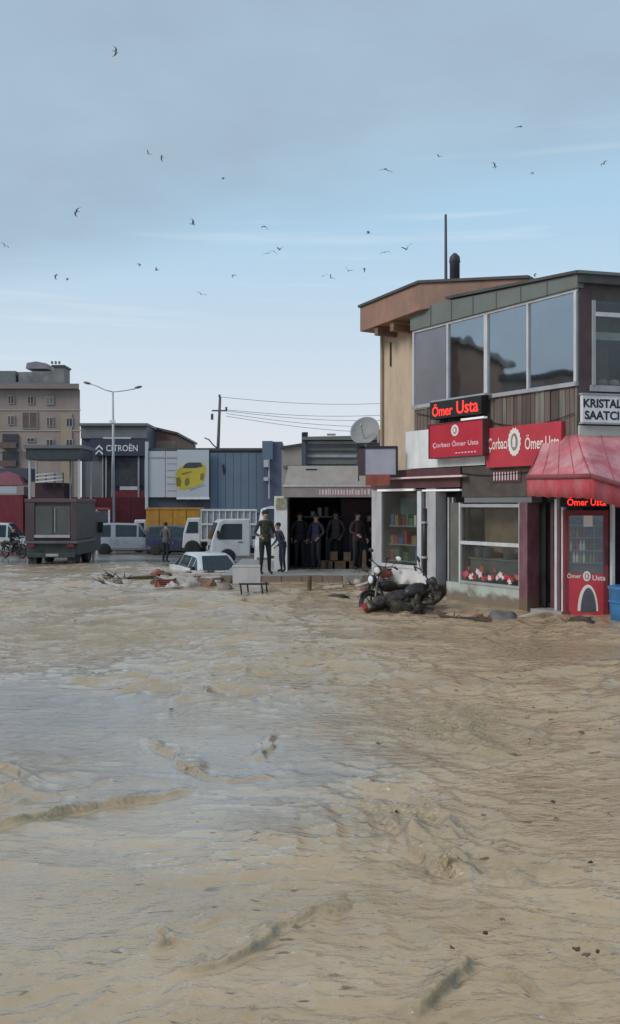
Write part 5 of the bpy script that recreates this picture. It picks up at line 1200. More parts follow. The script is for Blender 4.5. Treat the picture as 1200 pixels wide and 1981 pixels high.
car('silver_van', 'silver multi purpose van parked side-on before the maroon wall', 'van', (WX(250, d), d, rz(d)), R(8), VAN, M_silver, (-1.35, 1.35), .31, (1, 3, 4), ((5, 4),))
d = 52.5
car('navy_van', 'dark navy van parked beside the silver van', 'van', (WX(348, d), d, rz(d)), R(-12), [(-1.75, .30, .95, 1.5, .78, .64), (-1.65, .26, 1.0, 1.66, .82, .68), (-.3, .26, 1.0, 1.70, .84, .70), (.55, .26, 1.0, 1.62, .84, .68), (1.0, .27, .98, 1.02, .84, .72), (1.6, .3, .85, .87, .78, .66), (1.72, .34, .7, .72, .7, .6)], M_navy, (-1.1, 1.1), .30, (1, 2, 3), ((4, 3),))
d = 52
car('white_minivan', 'white minivan at the roadside behind the motorcycle rider', 'van', (WX(2, d), d, rz(d)), R(4), VAN, M_carw, (-1.35, 1.35), .31, (1, 3, 4), ((5, 4),))
d = 31.5
car('sunken_car', 'white saloon car sunk to its windows in the muddy flood', 'car', (WX(402, d), d + .6, rz(d) - .60), R(-62), [(-2.0, .3, .82, .84, .78, .64), (-1.4, .26, .88, .90, .82, .68), (-.95, .26, .9, 1.36, .84, .62), (.0, .26, .9, 1.40, .84, .64), (.35, .26, .9, 1.36, .84, .62), (.95, .27, .88, .90, .84, .7), (1.85, .3, .74, .76, .78, .66), (2.0, .34, .6, .62, .7, .6)], M_carw, (-1.25, 1.25), .29, (1, 2, 3, 4), ((1, 2), (5, 4)), pitch=R(3))

# white light lorry
d = 39.0
lt = thing('white_lorry', 'white cab-over light lorry facing left at the pavement edge', 'lorry', (WX(470, d), d, rz(d)), R(192), local=True)
m = MB()
prof = [(-.2, .35), (1.35, .35), (1.42, .62), (1.40, 1.0), (1.12, 1.78), (.95, 1.88), (-.2, 1.90)]
m.ngon([(x, -.86, z) for x, z in prof], (0, 1.72, 0)); mk('cab', m, M_carw, lt, bevel=.05, local=True)
m = MB(); m.hexa([(1.425, -.72, 1.06), (1.425, .72, 1.06), (1.40, .72, 1.06), (1.40, -.72, 1.06), (1.165, -.68, 1.74), (1.165, .68, 1.74), (1.14, .68, 1.74), (1.14, -.68, 1.74)]); mk('windscreen', m, M_carglass, lt, local=True)
for s in (1, -1):
    m = MB(); m.ngon([(x, s * .863, z) for x, z in ((.15, 1.05), (1.15, 1.05), (1.0, 1.62), (.9, 1.70), (.15, 1.70))], (0, s * .006, 0)); mk('door_window', m, M_carglass, lt, local=True)
    m = MB(); m.box(.12, .3, s * .868 - .006, s * .868 + .006, .92, .96); mk('door_handle', m, M_black, lt, local=True)
    m = MB(); m.box(1.39, 1.45, s * .6 - .14, s * .6 + .14, .58, .74); mk('headlight', m, M_lampg, lt, local=True)
    m = MB(); m.box(1.1, 1.2, s * .99 - .06, s * .99 + .06, 1.12, 1.42); mk('mirror', m, M_black, lt, local=True)
m = MB(); m.box(1.38, 1.48, -.84, .84, .34, .52); mk('bumper', m, M_gframe, lt, local=True)
m = MB(); m.box(1.40, 1.432, -.42, .42, .60, .78); mk('grille', m, M_black, lt, local=True)
m = MB(); m.box(-3.2, -.3, -.88, .88, .70, .80); mk('bed_floor', m, M_gframe, lt, local=True)
for s in (1, -1):
    m = MB(); m.box(-3.2, -.3, s * .86 - .02, s * .86 + .02, .803, 1.2); mk('side_board', m, M_carw, lt, local=True)
m = MB(); m.box(-3.2, -.3, -.35, .35, .45, .69); mk('chassis', m, M_black, lt, local=True)
for x in (.75, -2.3):
    for s in (1, -1): wheel(lt, x, s * .78, .34, s, .22)

# amber flatbed truck behind the vans
def stake_truck(name, label, d, px0, px1, cab_paint, bed_paint, zb_top, cab_left=True, stake=False):
    x0, x1 = WX(px0, d), WX(px1, d); g = rz(d); t = thing(name, label, 'truck', ((x0 + x1) / 2, d, g))
    hb = WZ(zb_top, d)
    m = MB(); m.box(x0 + 1.0, x1, d, d + 2.1, g + .75, g + .92); mk('bed_floor', m, M_shedgrey, t)
    if not stake:
        nb = 4
        for k in range(nb):
            a = x0 + 1.0 + (x1 - x0 - 1.0) * k / nb; b = x0 + 1.0 + (x1 - x0 - 1.0) * (k + 1) / nb - .04
            m = MB(); m.box(a, b, d - .05, d - .002, g + .80, hb); mk('side_board', m, bed_paint, t)
        m = MB(); m.box(x0 + 1.0, x1, d - .09, d - .052, hb - .12, hb - .04); m.box(x0 + 1, x1, d - .09, d - .052, g + 1.15, g + 1.22); mk('side_rail', m, bed_paint, t)
        m = MB(); m.box(x0 + 1.0, x1, d + 2.05, d + 2.1, g + .8, hb); mk('far_board', m, bed_paint, t)
        m = MB(); m.box(x0 + 1.1, x1 - .1, d + .3, d + 1.9, g + .93, hb - .05); mk('load', m, M_mudwood, t)
        m = MB(); m.box(x0 + .98, x1, d - .10, d - .004, g + .68, g + .78); mk('bed_skirt', m, M_white, t)
    else:
        nb = 9
        for k in range(nb + 1):
            a = x0 + 1.0 + (x1 - x0 - 1.06) * k / nb
            m = MB(); m.box(a, a + .06, d - .05, d - .0, g + .80, hb - .05); mk('stake', m, bed_paint, t)
        for z in (g + .82, (g + .8 + hb) / 2, hb - .12):
            m = MB(); m.box(x0 + 1.0, x1, d - .075, d - .052, z, z + .10); mk('side_rail', m, bed_paint, t)
        m = MB(); m.box(x0 + 1.0, x1, d + .02, d + .04, g + .92, hb - .1); mk('lining', m, mat('grey_lining', (.30, .31, .32), .7, .2), t)
    m = MB(); pr = [(0, .45), (.98, .45), (.98, 2.05), (.28, 2.05), (.06, 1.25)]
    m.ngon([(x0 + a, d + .1, g + b) for a, b in pr], (0, 1.9, 0)); mk('cab', m, cab_paint, t, bevel=.05)
    m = MB(); m.ngon([(x0 + a, d + .09, g + b) for a, b in ((.2, 1.25), (.85, 1.25), (.85, 1.85), (.36, 1.85))], (0, -.012, 0)); mk('door_window', m, M_carglass, t)
    for x in (x0 + .55, x1 - .8):
        m = MB(); m.lathe([(.3, -.11), (.42, -.11), (.44, -.05), (.44, .05), (.42, .11), (.3, .11)], (x, d + .15, g + .43), (0, 1, 0), 18); w = mk('wheel', m, M_tyre, t, True)
        m = MB(); m.lathe([(.27, -.09), (.27, .09)], (x, d + .15, g + .43), (0, 1, 0), 14); mk('rim', m, M_rim, w)
    m = MB(); m.box(x0 + .2, x1 - .1, d + .6, d + 1.5, g + .5, g + .74); mk('chassis', m, M_black, t)
stake_truck('amber_truck', 'amber yellow open lorry with white cab behind the silver and navy vans', 57.4, 252, 388, M_carw, M_orange, 982)
stake_truck('stake_truck', 'white stake-sided lorry parked before the blue cladding', 49.0, 352, 497, M_carw, M_carw, 984, stake=True)
# white box van glimpsed behind the standing figure
d = 31.0
car('white_box_van', 'white high-roofed van glimpsed behind the person on the pavement', 'van', (WX(556, 34), 34.5, rz(34.5) + .05), R(262), [(-2.2, .3, 1.1, 2.2, .84, .74), (-2.1, .28, 1.15, 2.30, .88, .78), (-.2, .28, 1.15, 2.34, .9, .8), (1.2, .28, 1.15, 2.28, .9, .78), (1.75, .28, 1.12, 1.16, .9, .78), (2.1, .3, .95, .97, .84, .7), (2.2, .34, .7, .72, .76, .6)], M_carw, (-1.4, 1.4), .33, (3,), ((4, 3),))

# ================================================================== dark box lorry seen from behind on the left
DK = 38.5
g = rz(DK) - .05; k0, k1 = WX(49, DK), WX(150, DK)
ks = thing('box_lorry', 'dark plum grey box lorry seen from behind, standing in the edge of the flood', 'lorry', ((k0 + k1) / 2, DK, g))
zt = WZ(967, DK); zmid = WZ(1046, DK); DE = DK + 3.3
m = MB(); m.box(k0 + .03, k1 - .03, DK + .04, DE, zmid + .002, zt); mk('cargo_box', m, M_kiosk, ks, bevel=.05)
m = MB(); m.box(k0 + .42, k1 - .30, DK - .0, DK + .036, WZ(1034, DK), WZ(979, DK)); w_ = mk('rear_door', m, M_kioskw, ks)
xc = (k0 + k1) / 2 + .06
m = MB(); m.box(xc - .02, xc + .02, DK - .02, DK - .002, WZ(1033, DK), WZ(980, DK)); mk('door_seam', m, M_kiosk, w_)
m = MB(); m.tube([(xc + .1, DK - .03, WZ(1030, DK)), (xc + .1, DK - .03, WZ(983, DK))], .018, 6); mk('locking_bar', m, M_gframe, w_)
for (a, b) in ((k0 + .0, k0 + .40), (k1 - .28, k1 - .0)):
    m = MB(); m.box(a, b, DK - .03, DK + .038, zmid + .01, zt - .12); mk('rear_post', m, mat('plum_post', (.075, .05, .062), .55, .25, 2, dirt=(.12, .095, .085), dirt_amt=.5), ks, bevel=.015)
m = MB(); m.box(k0 - .02, k1 + .02, DK - .05, DE, zt - .115, zt + .05); mk('roof', m, mat('plum_roof', (.115, .075, .08), .7, .2), ks, bevel=.03)
m = MB(); m.box(k0 + .4, k1 - .3, DK - .06, DK - .003, WZ(1040, DK), WZ(1034.5, DK)); mk('sill', m, M_gframe, ks)
m = MB(); m.box(k0 - .03, k1 + .03, DK - .10, DE, zmid - .12, zmid); mk('bed_frame', m, mat('grey_frame_dirty', (.12, .11, .12), .5, .2), ks, bevel=.015)
m = MB(); m.box(k0 + .02, k1 - .02, DK + .10, DE, g + .42, zmid - .122); mk('skirt', m, M_kioskg, ks)
m = MB(); m.box(k0 + .08, k1 - .08, DK - .10, DK + .08, g + .32, g + .52); mk('bumper', m, M_kioskg, ks, bevel=.02)
m = MB(); m.box(xc - .26, xc + .26, DK - .115, DK - .102, g + .37, g + .48); mk('number_plate', m, M_gframe, ks)
for s_g in (0, 1):
    xx = (k0 + .12, k1 - .42)[s_g]
    m = MB(); m.box(xx, xx + .30, DK - .13, DK - .101, zmid - .26, zmid - .14); mk('tail_light', m, mat('dull_tail', (.14, .02, .02), .3, .2), ks)
    m = MB(); m.box(xx, xx + .34, DK + .02, DK + .04, g - .05, g + .40); mk('mudflap', m, M_blackrub, ks)
    for (yy) in (DK + .65, DK + 2.6):
        m = MB(); m.lathe([(.3, -.14), (.44, -.14), (.47, -.06), (.47, .06), (.44, .14), (.3, .14)], (xx + .16, yy, g + .42), (1, 0, 0), 18); mk('wheel', m, M_tyre, ks, True)
m = MB(); m.box(k0 + .1, k1 - .1, DE + .1, DE + 1.5, g + .4, zt - .5); mk('cab', m, M_kiosk, ks, bevel=.06)
m = MB(); m.box(k1 - .1, k1 + .12, DE + .9, DE + 1.0, zmid + .2, zmid + .7); mk('mirror', m, M_black, ks)
wp = prop(mk('white_post', MB().box(WX(180.5, 43) - .06, WX(180.5, 43) + .06, 43, 43.1, rz(43), WZ(980, 43)), M_wframe), 'slim white post standing just beyond the dark box lorry', 'post')
# red-framed stand behind the kiosk
rs = thing('red_framed_stand', 'slim stand with white posts and red top bar beside the kiosk', 'stand', (WX(197, 56.5), 56.5, rz(56.5)))
for px in (187, 211):
    m = MB(); m.box(WX(px, 56.5) - .05, WX(px, 56.5) + .05, 56.5, 56.6, rz(56.5), WZ(986, 56.5)); mk('post', m, M_wframe, rs)
m = MB(); m.box(WX(187, 56.5) - .05, WX(211, 56.5) + .05, 56.48, 56.62, WZ(986, 56.5) + .002, WZ(982, 56.5)); mk('top_bar', m, M_mudred, rs)
m = MB(); m.box(WX(189, 56.5), WX(209, 56.5), 56.52, 56.58, rz(56.5) + .25, WZ(988, 56.5)); mk('panel', m, mat('slate_plum_panel', (.06, .06, .075), .5, .3), rs)

# ================================================================== people
def skin_mesh(J, E, root):
    me = bpy.data.meshes.new('tmp'); names = list(J); idx = {n_: i for i, n_ in enumerate(names)}
    me.from_pydata([J[n_][0] for n_ in names], [(idx[a], idx[b]) for a, b in E], [])
    o = bpy.data.objects.new('tmp', me); COL.objects.link(o)
    o.modifiers.new('s', 'SKIN'); sub = o.modifiers.new('u', 'SUBSURF'); sub.levels = 2; sub.render_levels = 2
    for n_ in names:
        r = J[n_][1]; sv = me.skin_vertices[0].data[idx[n_]]; sv.radius = r if isinstance(r, tuple) else (r, r); sv.use_root = (n_ == root)
    dg = bpy.context.evaluated_depsgraph_get()
    res = bpy.data.meshes.new_from_object(o.evaluated_get(dg)); bpy.data.objects.remove(o)
    return res
def person(label, pos, yaw, h, top, bottom, pose, group=None, seated=False):
    k = h / 1.75
    def V(x, y, z): return (x * k, y * k, z * k)
    lean = pose.get('lean', 0)         # forward shift of the shoulders (front = -y)
    J = {'pelvis': (V(0, 0, .96), (.145 * k, .105 * k)), 'waist': (V(0, -lean * .35, 1.10), (.135 * k, .10 * k)), 'chest': (V(0, -lean * .75, 1.30), (.165 * k, .115 * k)),
         'neck0': (V(0, -lean, 1.46), .075 * k), 'neck': (V(0, -lean * 1.08, 1.52), .052 * k), 'jaw': (V(0, -.02 - lean * 1.15, 1.575), (.066 * k, .078 * k)), 'head': (V(0, -.01 - lean * 1.18, 1.66), (.078 * k, .096 * k)), 'crown': (V(0, .0 - lean * 1.18, 1.725), (.05 * k, .06 * k))}
    E = [('pelvis', 'waist'), ('waist', 'chest'), ('chest', 'neck0'), ('neck0', 'neck'), ('neck', 'jaw'), ('jaw', 'head'), ('head', 'crown')]
    for s, sg_ in (('l', 1), ('r', -1)):
        el = pose.get('elbow_' + s, (.27, .02, 1.16)); wr = pose.get('wrist_' + s, (.27, -.10, .93))
        el = (el[0] * sg_, el[1] - lean * .6, el[2]); wr = (wr[0] * sg_, wr[1] - lean * .6, wr[2])
        J['sh' + s] = (V(.185 * sg_, -lean * .95, 1.405), .066 * k); J['el' + s] = (V(*el), .046 * k); J['wr' + s] = (V(*wr), .030 * k)
        dv = (Vector(wr) - Vector(el)).normalized(); pa = Vector(wr) + dv * .07
        J['pa' + s] = (V(*pa), (.040 * k, .020 * k))
        E += [('neck0', 'sh' + s), ('sh' + s, 'el' + s), ('el' + s, 'wr' + s), ('wr' + s, 'pa' + s)]
        kn = pose.get('knee_' + s, (.11, -.03, .50)); an = pose.get('ankle_' + s, (.12, .03, .09))
        J['hip' + s] = (V(.095 * sg_, 0, .90), .098 * k); J['kn' + s] = (V(kn[0] * sg_, kn[1], kn[2]), .064 * k); J['an' + s] = (V(an[0] * sg_, an[1], an[2]), .045 * k); J['toe' + s] = (V(an[0] * sg_ * 1.1, an[1] - .17, .035 + (an[2] - .09)), (.042 * k, .035 * k))
        E += [('pelvis', 'hip' + s), ('hip' + s, 'kn' + s), ('kn' + s, 'an' + s), ('an' + s, 'toe' + s)]
    me = skin_mesh(J, E, 'pelvis')
    bm = bmesh.new(); bm.from_mesh(me)
    # fingers, nose and ears grafted on as small tapered pieces of the same mesh
    g_ = MB()
    for s, sg_ in (('l', 1), ('r', -1)):
        p0 = Vector(J['pa' + s][0]); w0 = Vector(J['wr' + s][0]); dv = (p0 - w0).normalized(); side = dv.cross(Vector((1, 0, 0))).normalized()
        for q in range(4):
            a = p0 + side * (q - 1.5) * .018 * k + dv * .01 * k; ln = (.070, .080, .076, .060)[q] * k
            g_.tube([a, a + dv * ln * .55, a + dv * ln * .95 + Vector((-sg_ * .02 * k, 0, 0))], [.0095 * k, .0085 * k, .006 * k], 6)
        a = w0 + dv * .03 * k + side * .03 * k; g_.tube([a, a + side * .03 * k + dv * .03 * k, a + side * .035 * k + dv * .06 * k], [.011 * k, .010 * k, .007 * k], 6)
    hc = Vector(J['head'][0]); g_.ell(hc + Vector((0, -.10 * k, -.025 * k)), (.014 * k, .022 * k, .022 * k), 6, 5)
    for s in (1, -1): g_.ell(hc + Vector((s * .080 * k, .0, -.02 * k)), (.012 * k, .022 * k, .034 * k), 6, 5)
    me.clear_geometry(); bm.to_mesh(me); bm.free()
    vs = [tuple(v.co) for v in me.vertices]; fs = [tuple(p.vertices) for p in me.polygons]
    mb = MB(); mb.add(vs, fs); mb.add(g_.v, g_.f)
    t = thing('person', label, 'person', pos, yaw, group, local=True)
    body = mk('body', mb, [top, bottom, M_skin, M_black], t, True, local=True)
    wl, wr_ = Vector(J['wrl'][0]), Vector(J['wrr'][0])
    for p in body.data.polygons:
        c = p.center
        if (c - wl).length < .17 * k and (c - Vector(J['ell'][0])).length > (wl - Vector(J['ell'][0])).length: p.material_index = 2
        elif (c - wr_).length < .17 * k and (c - Vector(J['elr'][0])).length > (wr_ - Vector(J['elr'][0])).length: p.material_index = 2
        elif c.z > 1.49 * k: p.material_index = 2
        elif c.z < .10 * k: p.material_index = 3
        elif c.z < .97 * k and abs(c.x) < .21 * k: p.material_index = 1
        else: p.material_index = 0
    hm = MB(); hm.ell(hc + Vector((0, .022 * k, .028 * k)), (.092 * k, .104 * k, .092 * k), 14, 10); mk('hair', hm, M_hair, t, True, local=True)
    em = MB()
    for s in (1, -1): em.ell(hc + Vector((s * .03 * k, -.092 * k, .005 * k)), (.010 * k, .006 * k, .006 * k), 6, 5)
    em.ell(hc + Vector((0, -.088 * k, -.06 * k)), (.022 * k, .006 * k, .005 * k), 6, 5); mk('eyes_and_mouth', em, M_black, t, True, local=True)
    # jacket hem and collar
    if not seated:
        cl = MB(); cl.lathe([(.16 * k, -.02), (.175 * k, .0), (.165 * k, .16 * k), (.15 * k, .20 * k)], (0, 0, .90 * k), n=18); cl.v = [(x, y * .78, z) for x, y, z in cl.v]
        mk('jacket_hem', cl, top, t, True, local=True)
    return t
C_blk = mat('cloth_black', (.018, .019, .022), .9, .3, 20); C_grn = mat('cloth_dark_camouflage', (.045, .05, .038), .9, .6, 14)
C_nvy = mat('cloth_navy', (.025, .028, .055), .9, .3, 20); C_gry = mat('cloth_grey', (.10, .095, .10), .9, .3, 20)
person('person in dark mottled jacket and black trousers standing at the pavement edge', (WX(513, 25.9), 25.9, zk), R(25), 1.78, C_grn, C_blk, {'elbow_l': (.30, .03, 1.14), 'wrist_l': (.20, -.20, 1.08), 'elbow_r': (.30, .03, 1.14), 'wrist_r': (.22, -.18, 1.05), 'ankle_l': (.15, .05, .09)})
person('person in navy clothes bending a little beside the white shop pier', (WX(547, 26.7), 26.7, zk), R(-60), 1.42, C_nvy, C_nvy, {'lean': .16, 'wrist_l': (.22, -.25, .95), 'wrist_r': (.24, -.2, .95)})
person('person in black standing inside the dark shop near the white pier', (WX(580, 28.0), 28.0, zk + .014), R(10), 1.70, C_blk, C_blk, {})
person('person in navy jacket standing in the middle of the dark shop mouth', (WX(612, 27.7), 27.7, zk + .014), R(-30), 1.66, C_nvy, C_blk, {'wrist_l': (.20, -.2, 1.0)})
person('person in plum jacket standing before the plum shutter', (WX(692, 27.6), 27.6, zk + .014), R(35), 1.72, mat('cloth_plum', (.055, .03, .038), .9, .3, 20), C_blk, {'wrist_r': (.18, -.22, 1.05)})
person('person in charcoal standing deep inside the dark shop behind the cartons', (WX(650, 28.6), 28.6, zk + .014), R(-10), 1.74, C_gry, C_blk, {'wrist_l': (.2, -.15, .98)})
person('person in black with folded arms at the right end of the dark shop', (WX(714, 28.0), 28.0, zk + .014), R(40), 1.68, C_blk, C_blk, {'elbow_l': (.27, -.02, 1.16), 'wrist_l': (.06, -.20, 1.18), 'elbow_r': (.27, -.02, 1.16), 'wrist_r': (.06, -.22, 1.14)})
d = 40.0
person('person in grey top and black trousers standing before the navy van', (WX(321, d), d, rz(d)), R(150), 1.74, C_gry, C_blk, {'wrist_l': (.18, -.16, 1.05), 'ankle_r': (.13, .10, .09), 'knee_r': (.12, .02, .50)})

# ================================================================== motorcycles
def motorbike(name, label, pos, rot, full=True, body=M_bike, tank=None, group=None):
    t = thing(name, label, 'motorcycle', pos, 0, group, local=True); t.rotation_euler = rot      # front is +x
    for x in (-.62, .68):
        m = MB()
        n_ = 24; pr = 8; R0, r0 = .275, .052; vs = []; fs = []
        for i in range(n_):
            a = 2 * math.pi * i / n_
            for j in range(pr):
                b = 2 * math.pi * j / pr; rr = R0 + r0 * math.cos(b); vs.append((x + rr * math.cos(a), r0 * math.sin(b), .327 + rr * math.sin(a)))
        for i in range(n_):
            for j in range(pr): fs.append((i * pr + j, ((i + 1) % n_) * pr + j, ((i + 1) % n_) * pr + (j + 1) % pr, i * pr + (j + 1) % pr))
        m.add(vs, fs); w = mk('wheel', m, M_blackrub, t, True, local=True)
        m = MB()
        for i in range(6):
            a = 2 * math.pi * i / 6; m.tube([(x, 0, .327), (x + .24 * math.cos(a), 0, .327 + .24 * math.sin(a))], .012, 5)
        m.lathe([(.05, -.06), (.05, .06)], (x, 0, .327), (0, 1, 0), 10); mk('spokes', m, M_chrome, w, local=True)
    m = MB()
    for s in (1, -1):
        m.tube([(.68, s * .085, .327), (.56, s * .085, .68), (.47, s * .075, .92)], .026, 8)
    mk('front_fork', m, M_chrome, t, True, local=True)
    m = MB()
    for s in (1, -1): m.tube([(-.62, s * .09, .327), (-.1, s * .09, .36), (.05, s * .06, .40)], .024, 6); m.tube([(-.58, s * .12, .36), (-.42, s * .13, .70)], .028, 8)
    m.tube([(.46, 0, .86), (.2, 0, .72), (-.15, 0, .66), (-.65, 0, .72)], .035, 8); m.tube([(.44, 0, .78), (.25, 0, .40), (-.1, 0, .34)], .03, 8); mk('frame', m, M_black, t, True, local=True)
    m = MB(); m.box(-.12, .26, -.13, .13, .30, .58); m.ell((.14, 0, .52), (.14, .15, .13)); mk('engine', m, M_chrome, t, bevel=.02, local=True)
    m = MB(); m.ell((.20, 0, .80), (.27, .15, .125), 14, 9); mk('tank', m, tank or body, t, True, local=True)
    m = MB(); m.ell((-.28, 0, .79), (.36, .14, .07), 14, 8); m.ell((-.62, 0, .83), (.16, .11, .06)); mk('seat', m, M_blackrub, t, True, local=True)
    m = MB(); m.ngon([(-.45, -.09, .76), (-.85, -.09, .82), (-.95, -.09, .72), (-.9, -.09, .56), (-.62, -.09, .68)], (0, .18, 0)); mk('rear_fender', m, body, t, bevel=.02, local=True)
    m = MB(); pts = [(.68 + .35 * math.cos(a), 0, .327 + .35 * math.sin(a)) for a in [R(30 + 12 * i) for i in range(11)]]
    vs = [];
    for p in pts: vs += [(p[0], -.06, p[2] - .01), (p[0], 0, p[2] + .02), (p[0], .06, p[2] - .01)]
    m.add(vs, [(i * 3 + j, i * 3 + j + 1, i * 3 + j + 4, i * 3 + j + 3) for i in range(10) for j in range(2)]); o = mk('front_fender', m, body, t, True, local=True); o.modifiers.new('s', 'SOLIDIFY').thickness = .01
    m = MB(); m.tube([(.34, .40, 1.02), (.40, .28, 1.06), (.46, .08, 1.0), (.46, -.08, 1.0), (.40, -.28, 1.06), (.34, -.40, 1.02)], .014, 8); m.tube([(.34, .40, 1.02), (.31, .29, 1.045)], .022, 8); m.tube([(.34, -.40, 1.02), (.31, -.29, 1.045)], .022, 8); mk('handlebar', m, M_black, t, True, local=True)
    m = MB(); m.lathe([(.04, -.10), (.09, -.05), (.105, .03), (.10, .045)], (.56, 0, .92), (1, 0, -.08), 16); hl = mk('headlamp', m, M_bike, t, True, local=True)
    m = MB(); m.lathe([(.092, .046), (.06, .062), (.01, .068)], (.56, 0, .92), (1, 0, -.08), 16); mk('lens', m, M_lampg, hl, True, local=True)
    for s in (1, -1):
        m = MB(); m.tube([(.40, s * .26, 1.06), (.36, s * .36, 1.25)], .008, 6); mk('mirror_stem', m, M_black, t, local=True)
        m = MB(); m.ell((.36, s * .38, 1.29), (.018, .075, .05), 12, 8); mk('mirror', m, M_lampg if s > 0 and 'pale mirror' in label else M_black, t, True, local=True)
    m = MB(); m.tube([(.1, -.16, .36), (-.3, -.17, .33), (-.8, -.17, .42)], [.03, .04, .045], 10); mk('exhaust', m, M_chrome, t, True, local=True)
    m = MB(); m.box(-.98, -.92, -.06, .06, .72, .80); mk('tail_lamp', m, M_tail, t, local=True)
    return t
ga = lambda px, py: ((px - 600) / FPX * HC * FPX / (py - HOR), HC * FPX / (py - HOR))
x_, y_ = ga(768, 1178)
motorbike('toppled_motorcycle', 'mud-caked black motorcycle leaning over in the flood before the grey pier', (x_ + .12, y_ + .35, -.33), (R(24), R(-6), R(212)))
x_, y_ = ga(745, 1150)
motorbike('wedged_motorcycle', 'black motorcycle with pale mirror wedged behind the mud-caked one', (x_ - .02, y_ + .75, -.28), (R(-14), R(4), R(238)), tank=M_mudred)
x_, y_ = ga(800, 1180)
motorbike('fallen_motorcycle', 'black motorcycle fallen on its side against the silt heap and grey pier', (x_ - .24, y_ + .35, -.15), (R(48), R(-14), R(20)))
def branch_pile(label, px, py, n_, ln, seed, mm=M_mudwood, leaves=False, group=None):
    random.seed(seed); x, y = ga(px, py)
    t = thing('branch_tangle', label, 'branches', (x, y, 0), 0, group, local=True)
    for k in range(n_):
        a = random.uniform(0, 2 * math.pi); e_ = random.uniform(-.05, .75); l_ = ln * random.uniform(.5, 1.1)
        p = Vector((random.uniform(-.2, .2) * ln, random.uniform(-.2, .2) * ln, -.05)); dv = Vector((math.cos(a) * math.cos(e_), math.sin(a) * math.cos(e_), math.sin(e_)))
        pts = [p + dv * l_ * q / 4 + Vector((random.uniform(-.03, .03), random.uniform(-.03, .03), random.uniform(-.02, .03))) * (q > 0) for q in range(5)]
        m = MB(); m.tube(pts, [.022, .019, .015, .011, .005], 6); b = mk('branch', m, mm, t, True, local=True)
        if leaves:
            m = MB()
            for q in range(7):
                c = pts[random.randrange(1, 5)]; r_ = random.uniform(.02, .05); d1 = Vector((random.uniform(-1, 1), random.uniform(-1, 1), random.uniform(-.3, .6))).normalized(); d2 = d1.orthogonal().normalized()
                m.ngon([c, c + d1 * r_ + d2 * r_ * .5, c + d1 * r_ * 2, c + d1 * r_ - d2 * r_ * .5], (0, 0, .002))
            mk('leaves', m, M_leaf, b, local=True)
# silt and wreckage heaped against the bikes
def lump(name, label, cat, px, py, rx, ry, rz_, mm, seed, jit=.25, group=None, sub=(20, 12)):
    random.seed(seed); x, y = ga(px, py)
    m = MB(); nn, kk = sub; vs = []
    for i in range(kk + 1):
        ph = math.pi * i / kk
        for j in range(nn):
            t = 2 * math.pi * j / nn
            p = Vector((math.sin(ph) * math.cos(t), math.sin(ph) * math.sin(t), math.cos(ph)))
            q = 1 + jit * (float(vnoise(np.array([p.x * 2.2 + seed]), np.array([p.y * 2.2 + p.z * 1.7]), seed)[0]) + .5 * float(vnoise(np.array([p.x * 5.2 + seed]), np.array([p.y * 5.2 + p.z * 4]), seed + 1)[0]))
            vs.append((x + p.x * rx * q, y + p.y * ry * q, p.z * rz_ * q))
    fs = [(i * nn + j, (i + 1) * nn + j, (i + 1) * nn + (j + 1) % nn, i * nn + (j + 1) % nn) for i in range(kk) for j in range(nn)]
    m.add(vs, fs); return prop(mk(name, m, mm, None, True), label, cat, group)
lump('silt_heap', 'dark heap of silt and rubbish piled against the toppled motorcycle', 'mud heap', 806, 1187, .32, .25, .26, mat('black_silt', (.045, .037, .026), .6, .6, 7, bump=1.0, bscale=16), 3, .75, None, (34, 20))
branch_pile('dark sticks and rags heaped over the fallen motorcycle', 790, 1184, 14, .5, 31, mm=M_bike, leaves=True)
lump('silt_mound', 'low brown mound of mud breaking the water beside the motorcycles', 'mud mound', 654, 1160, .28, .3, .14, M_sludge, 5)
lump('silt_clod', 'small brown clod of mud between grey pier and pale green wall', 'mud mound', 845, 1192, .22, .2, .10, M_mudwood, 6)
lump('grey_bundle', 'sodden grey bundle washed up below the soup shop window', 'bundle', 972, 1200, .30, .24, .17, mat('sodden_grey', (.16, .14, .135), .7, .4, 5, bump=.5), 8)
lump('dark_sack', 'dark sack lying half under water before the fridge', 'sack', 1125, 1208, .26, .2, .13, M_sludge, 9)

branch_pile('tangle of muddy branches stranded near the dark kiosk', 213, 1128, 12, .55, 12)
branch_pile('leafy branches washed up before the red fridge', 1105, 1208, 9, .40, 13, leaves=True)
branch_pile('brown branches caught behind the motorcycles at the shop mouth', 700, 1120, 14, .7, 14)
branch_pile('sticks lying over the silt mound beside the stake', 672, 1158, 5, .5, 15)
branch_pile('red-flecked twigs on the grey bundle', 985, 1192, 6, .30, 16, mm=M_mudred)
prop(mk('mooring_stake', MB().tube([(*ga(598, 1148), -.3), (ga(598, 1148)[0] + .02, ga(598, 1148)[1], .42)], [.06, .05], 8), M_mudwood), 'short dark stake standing in the water before the pavement', 'stake')

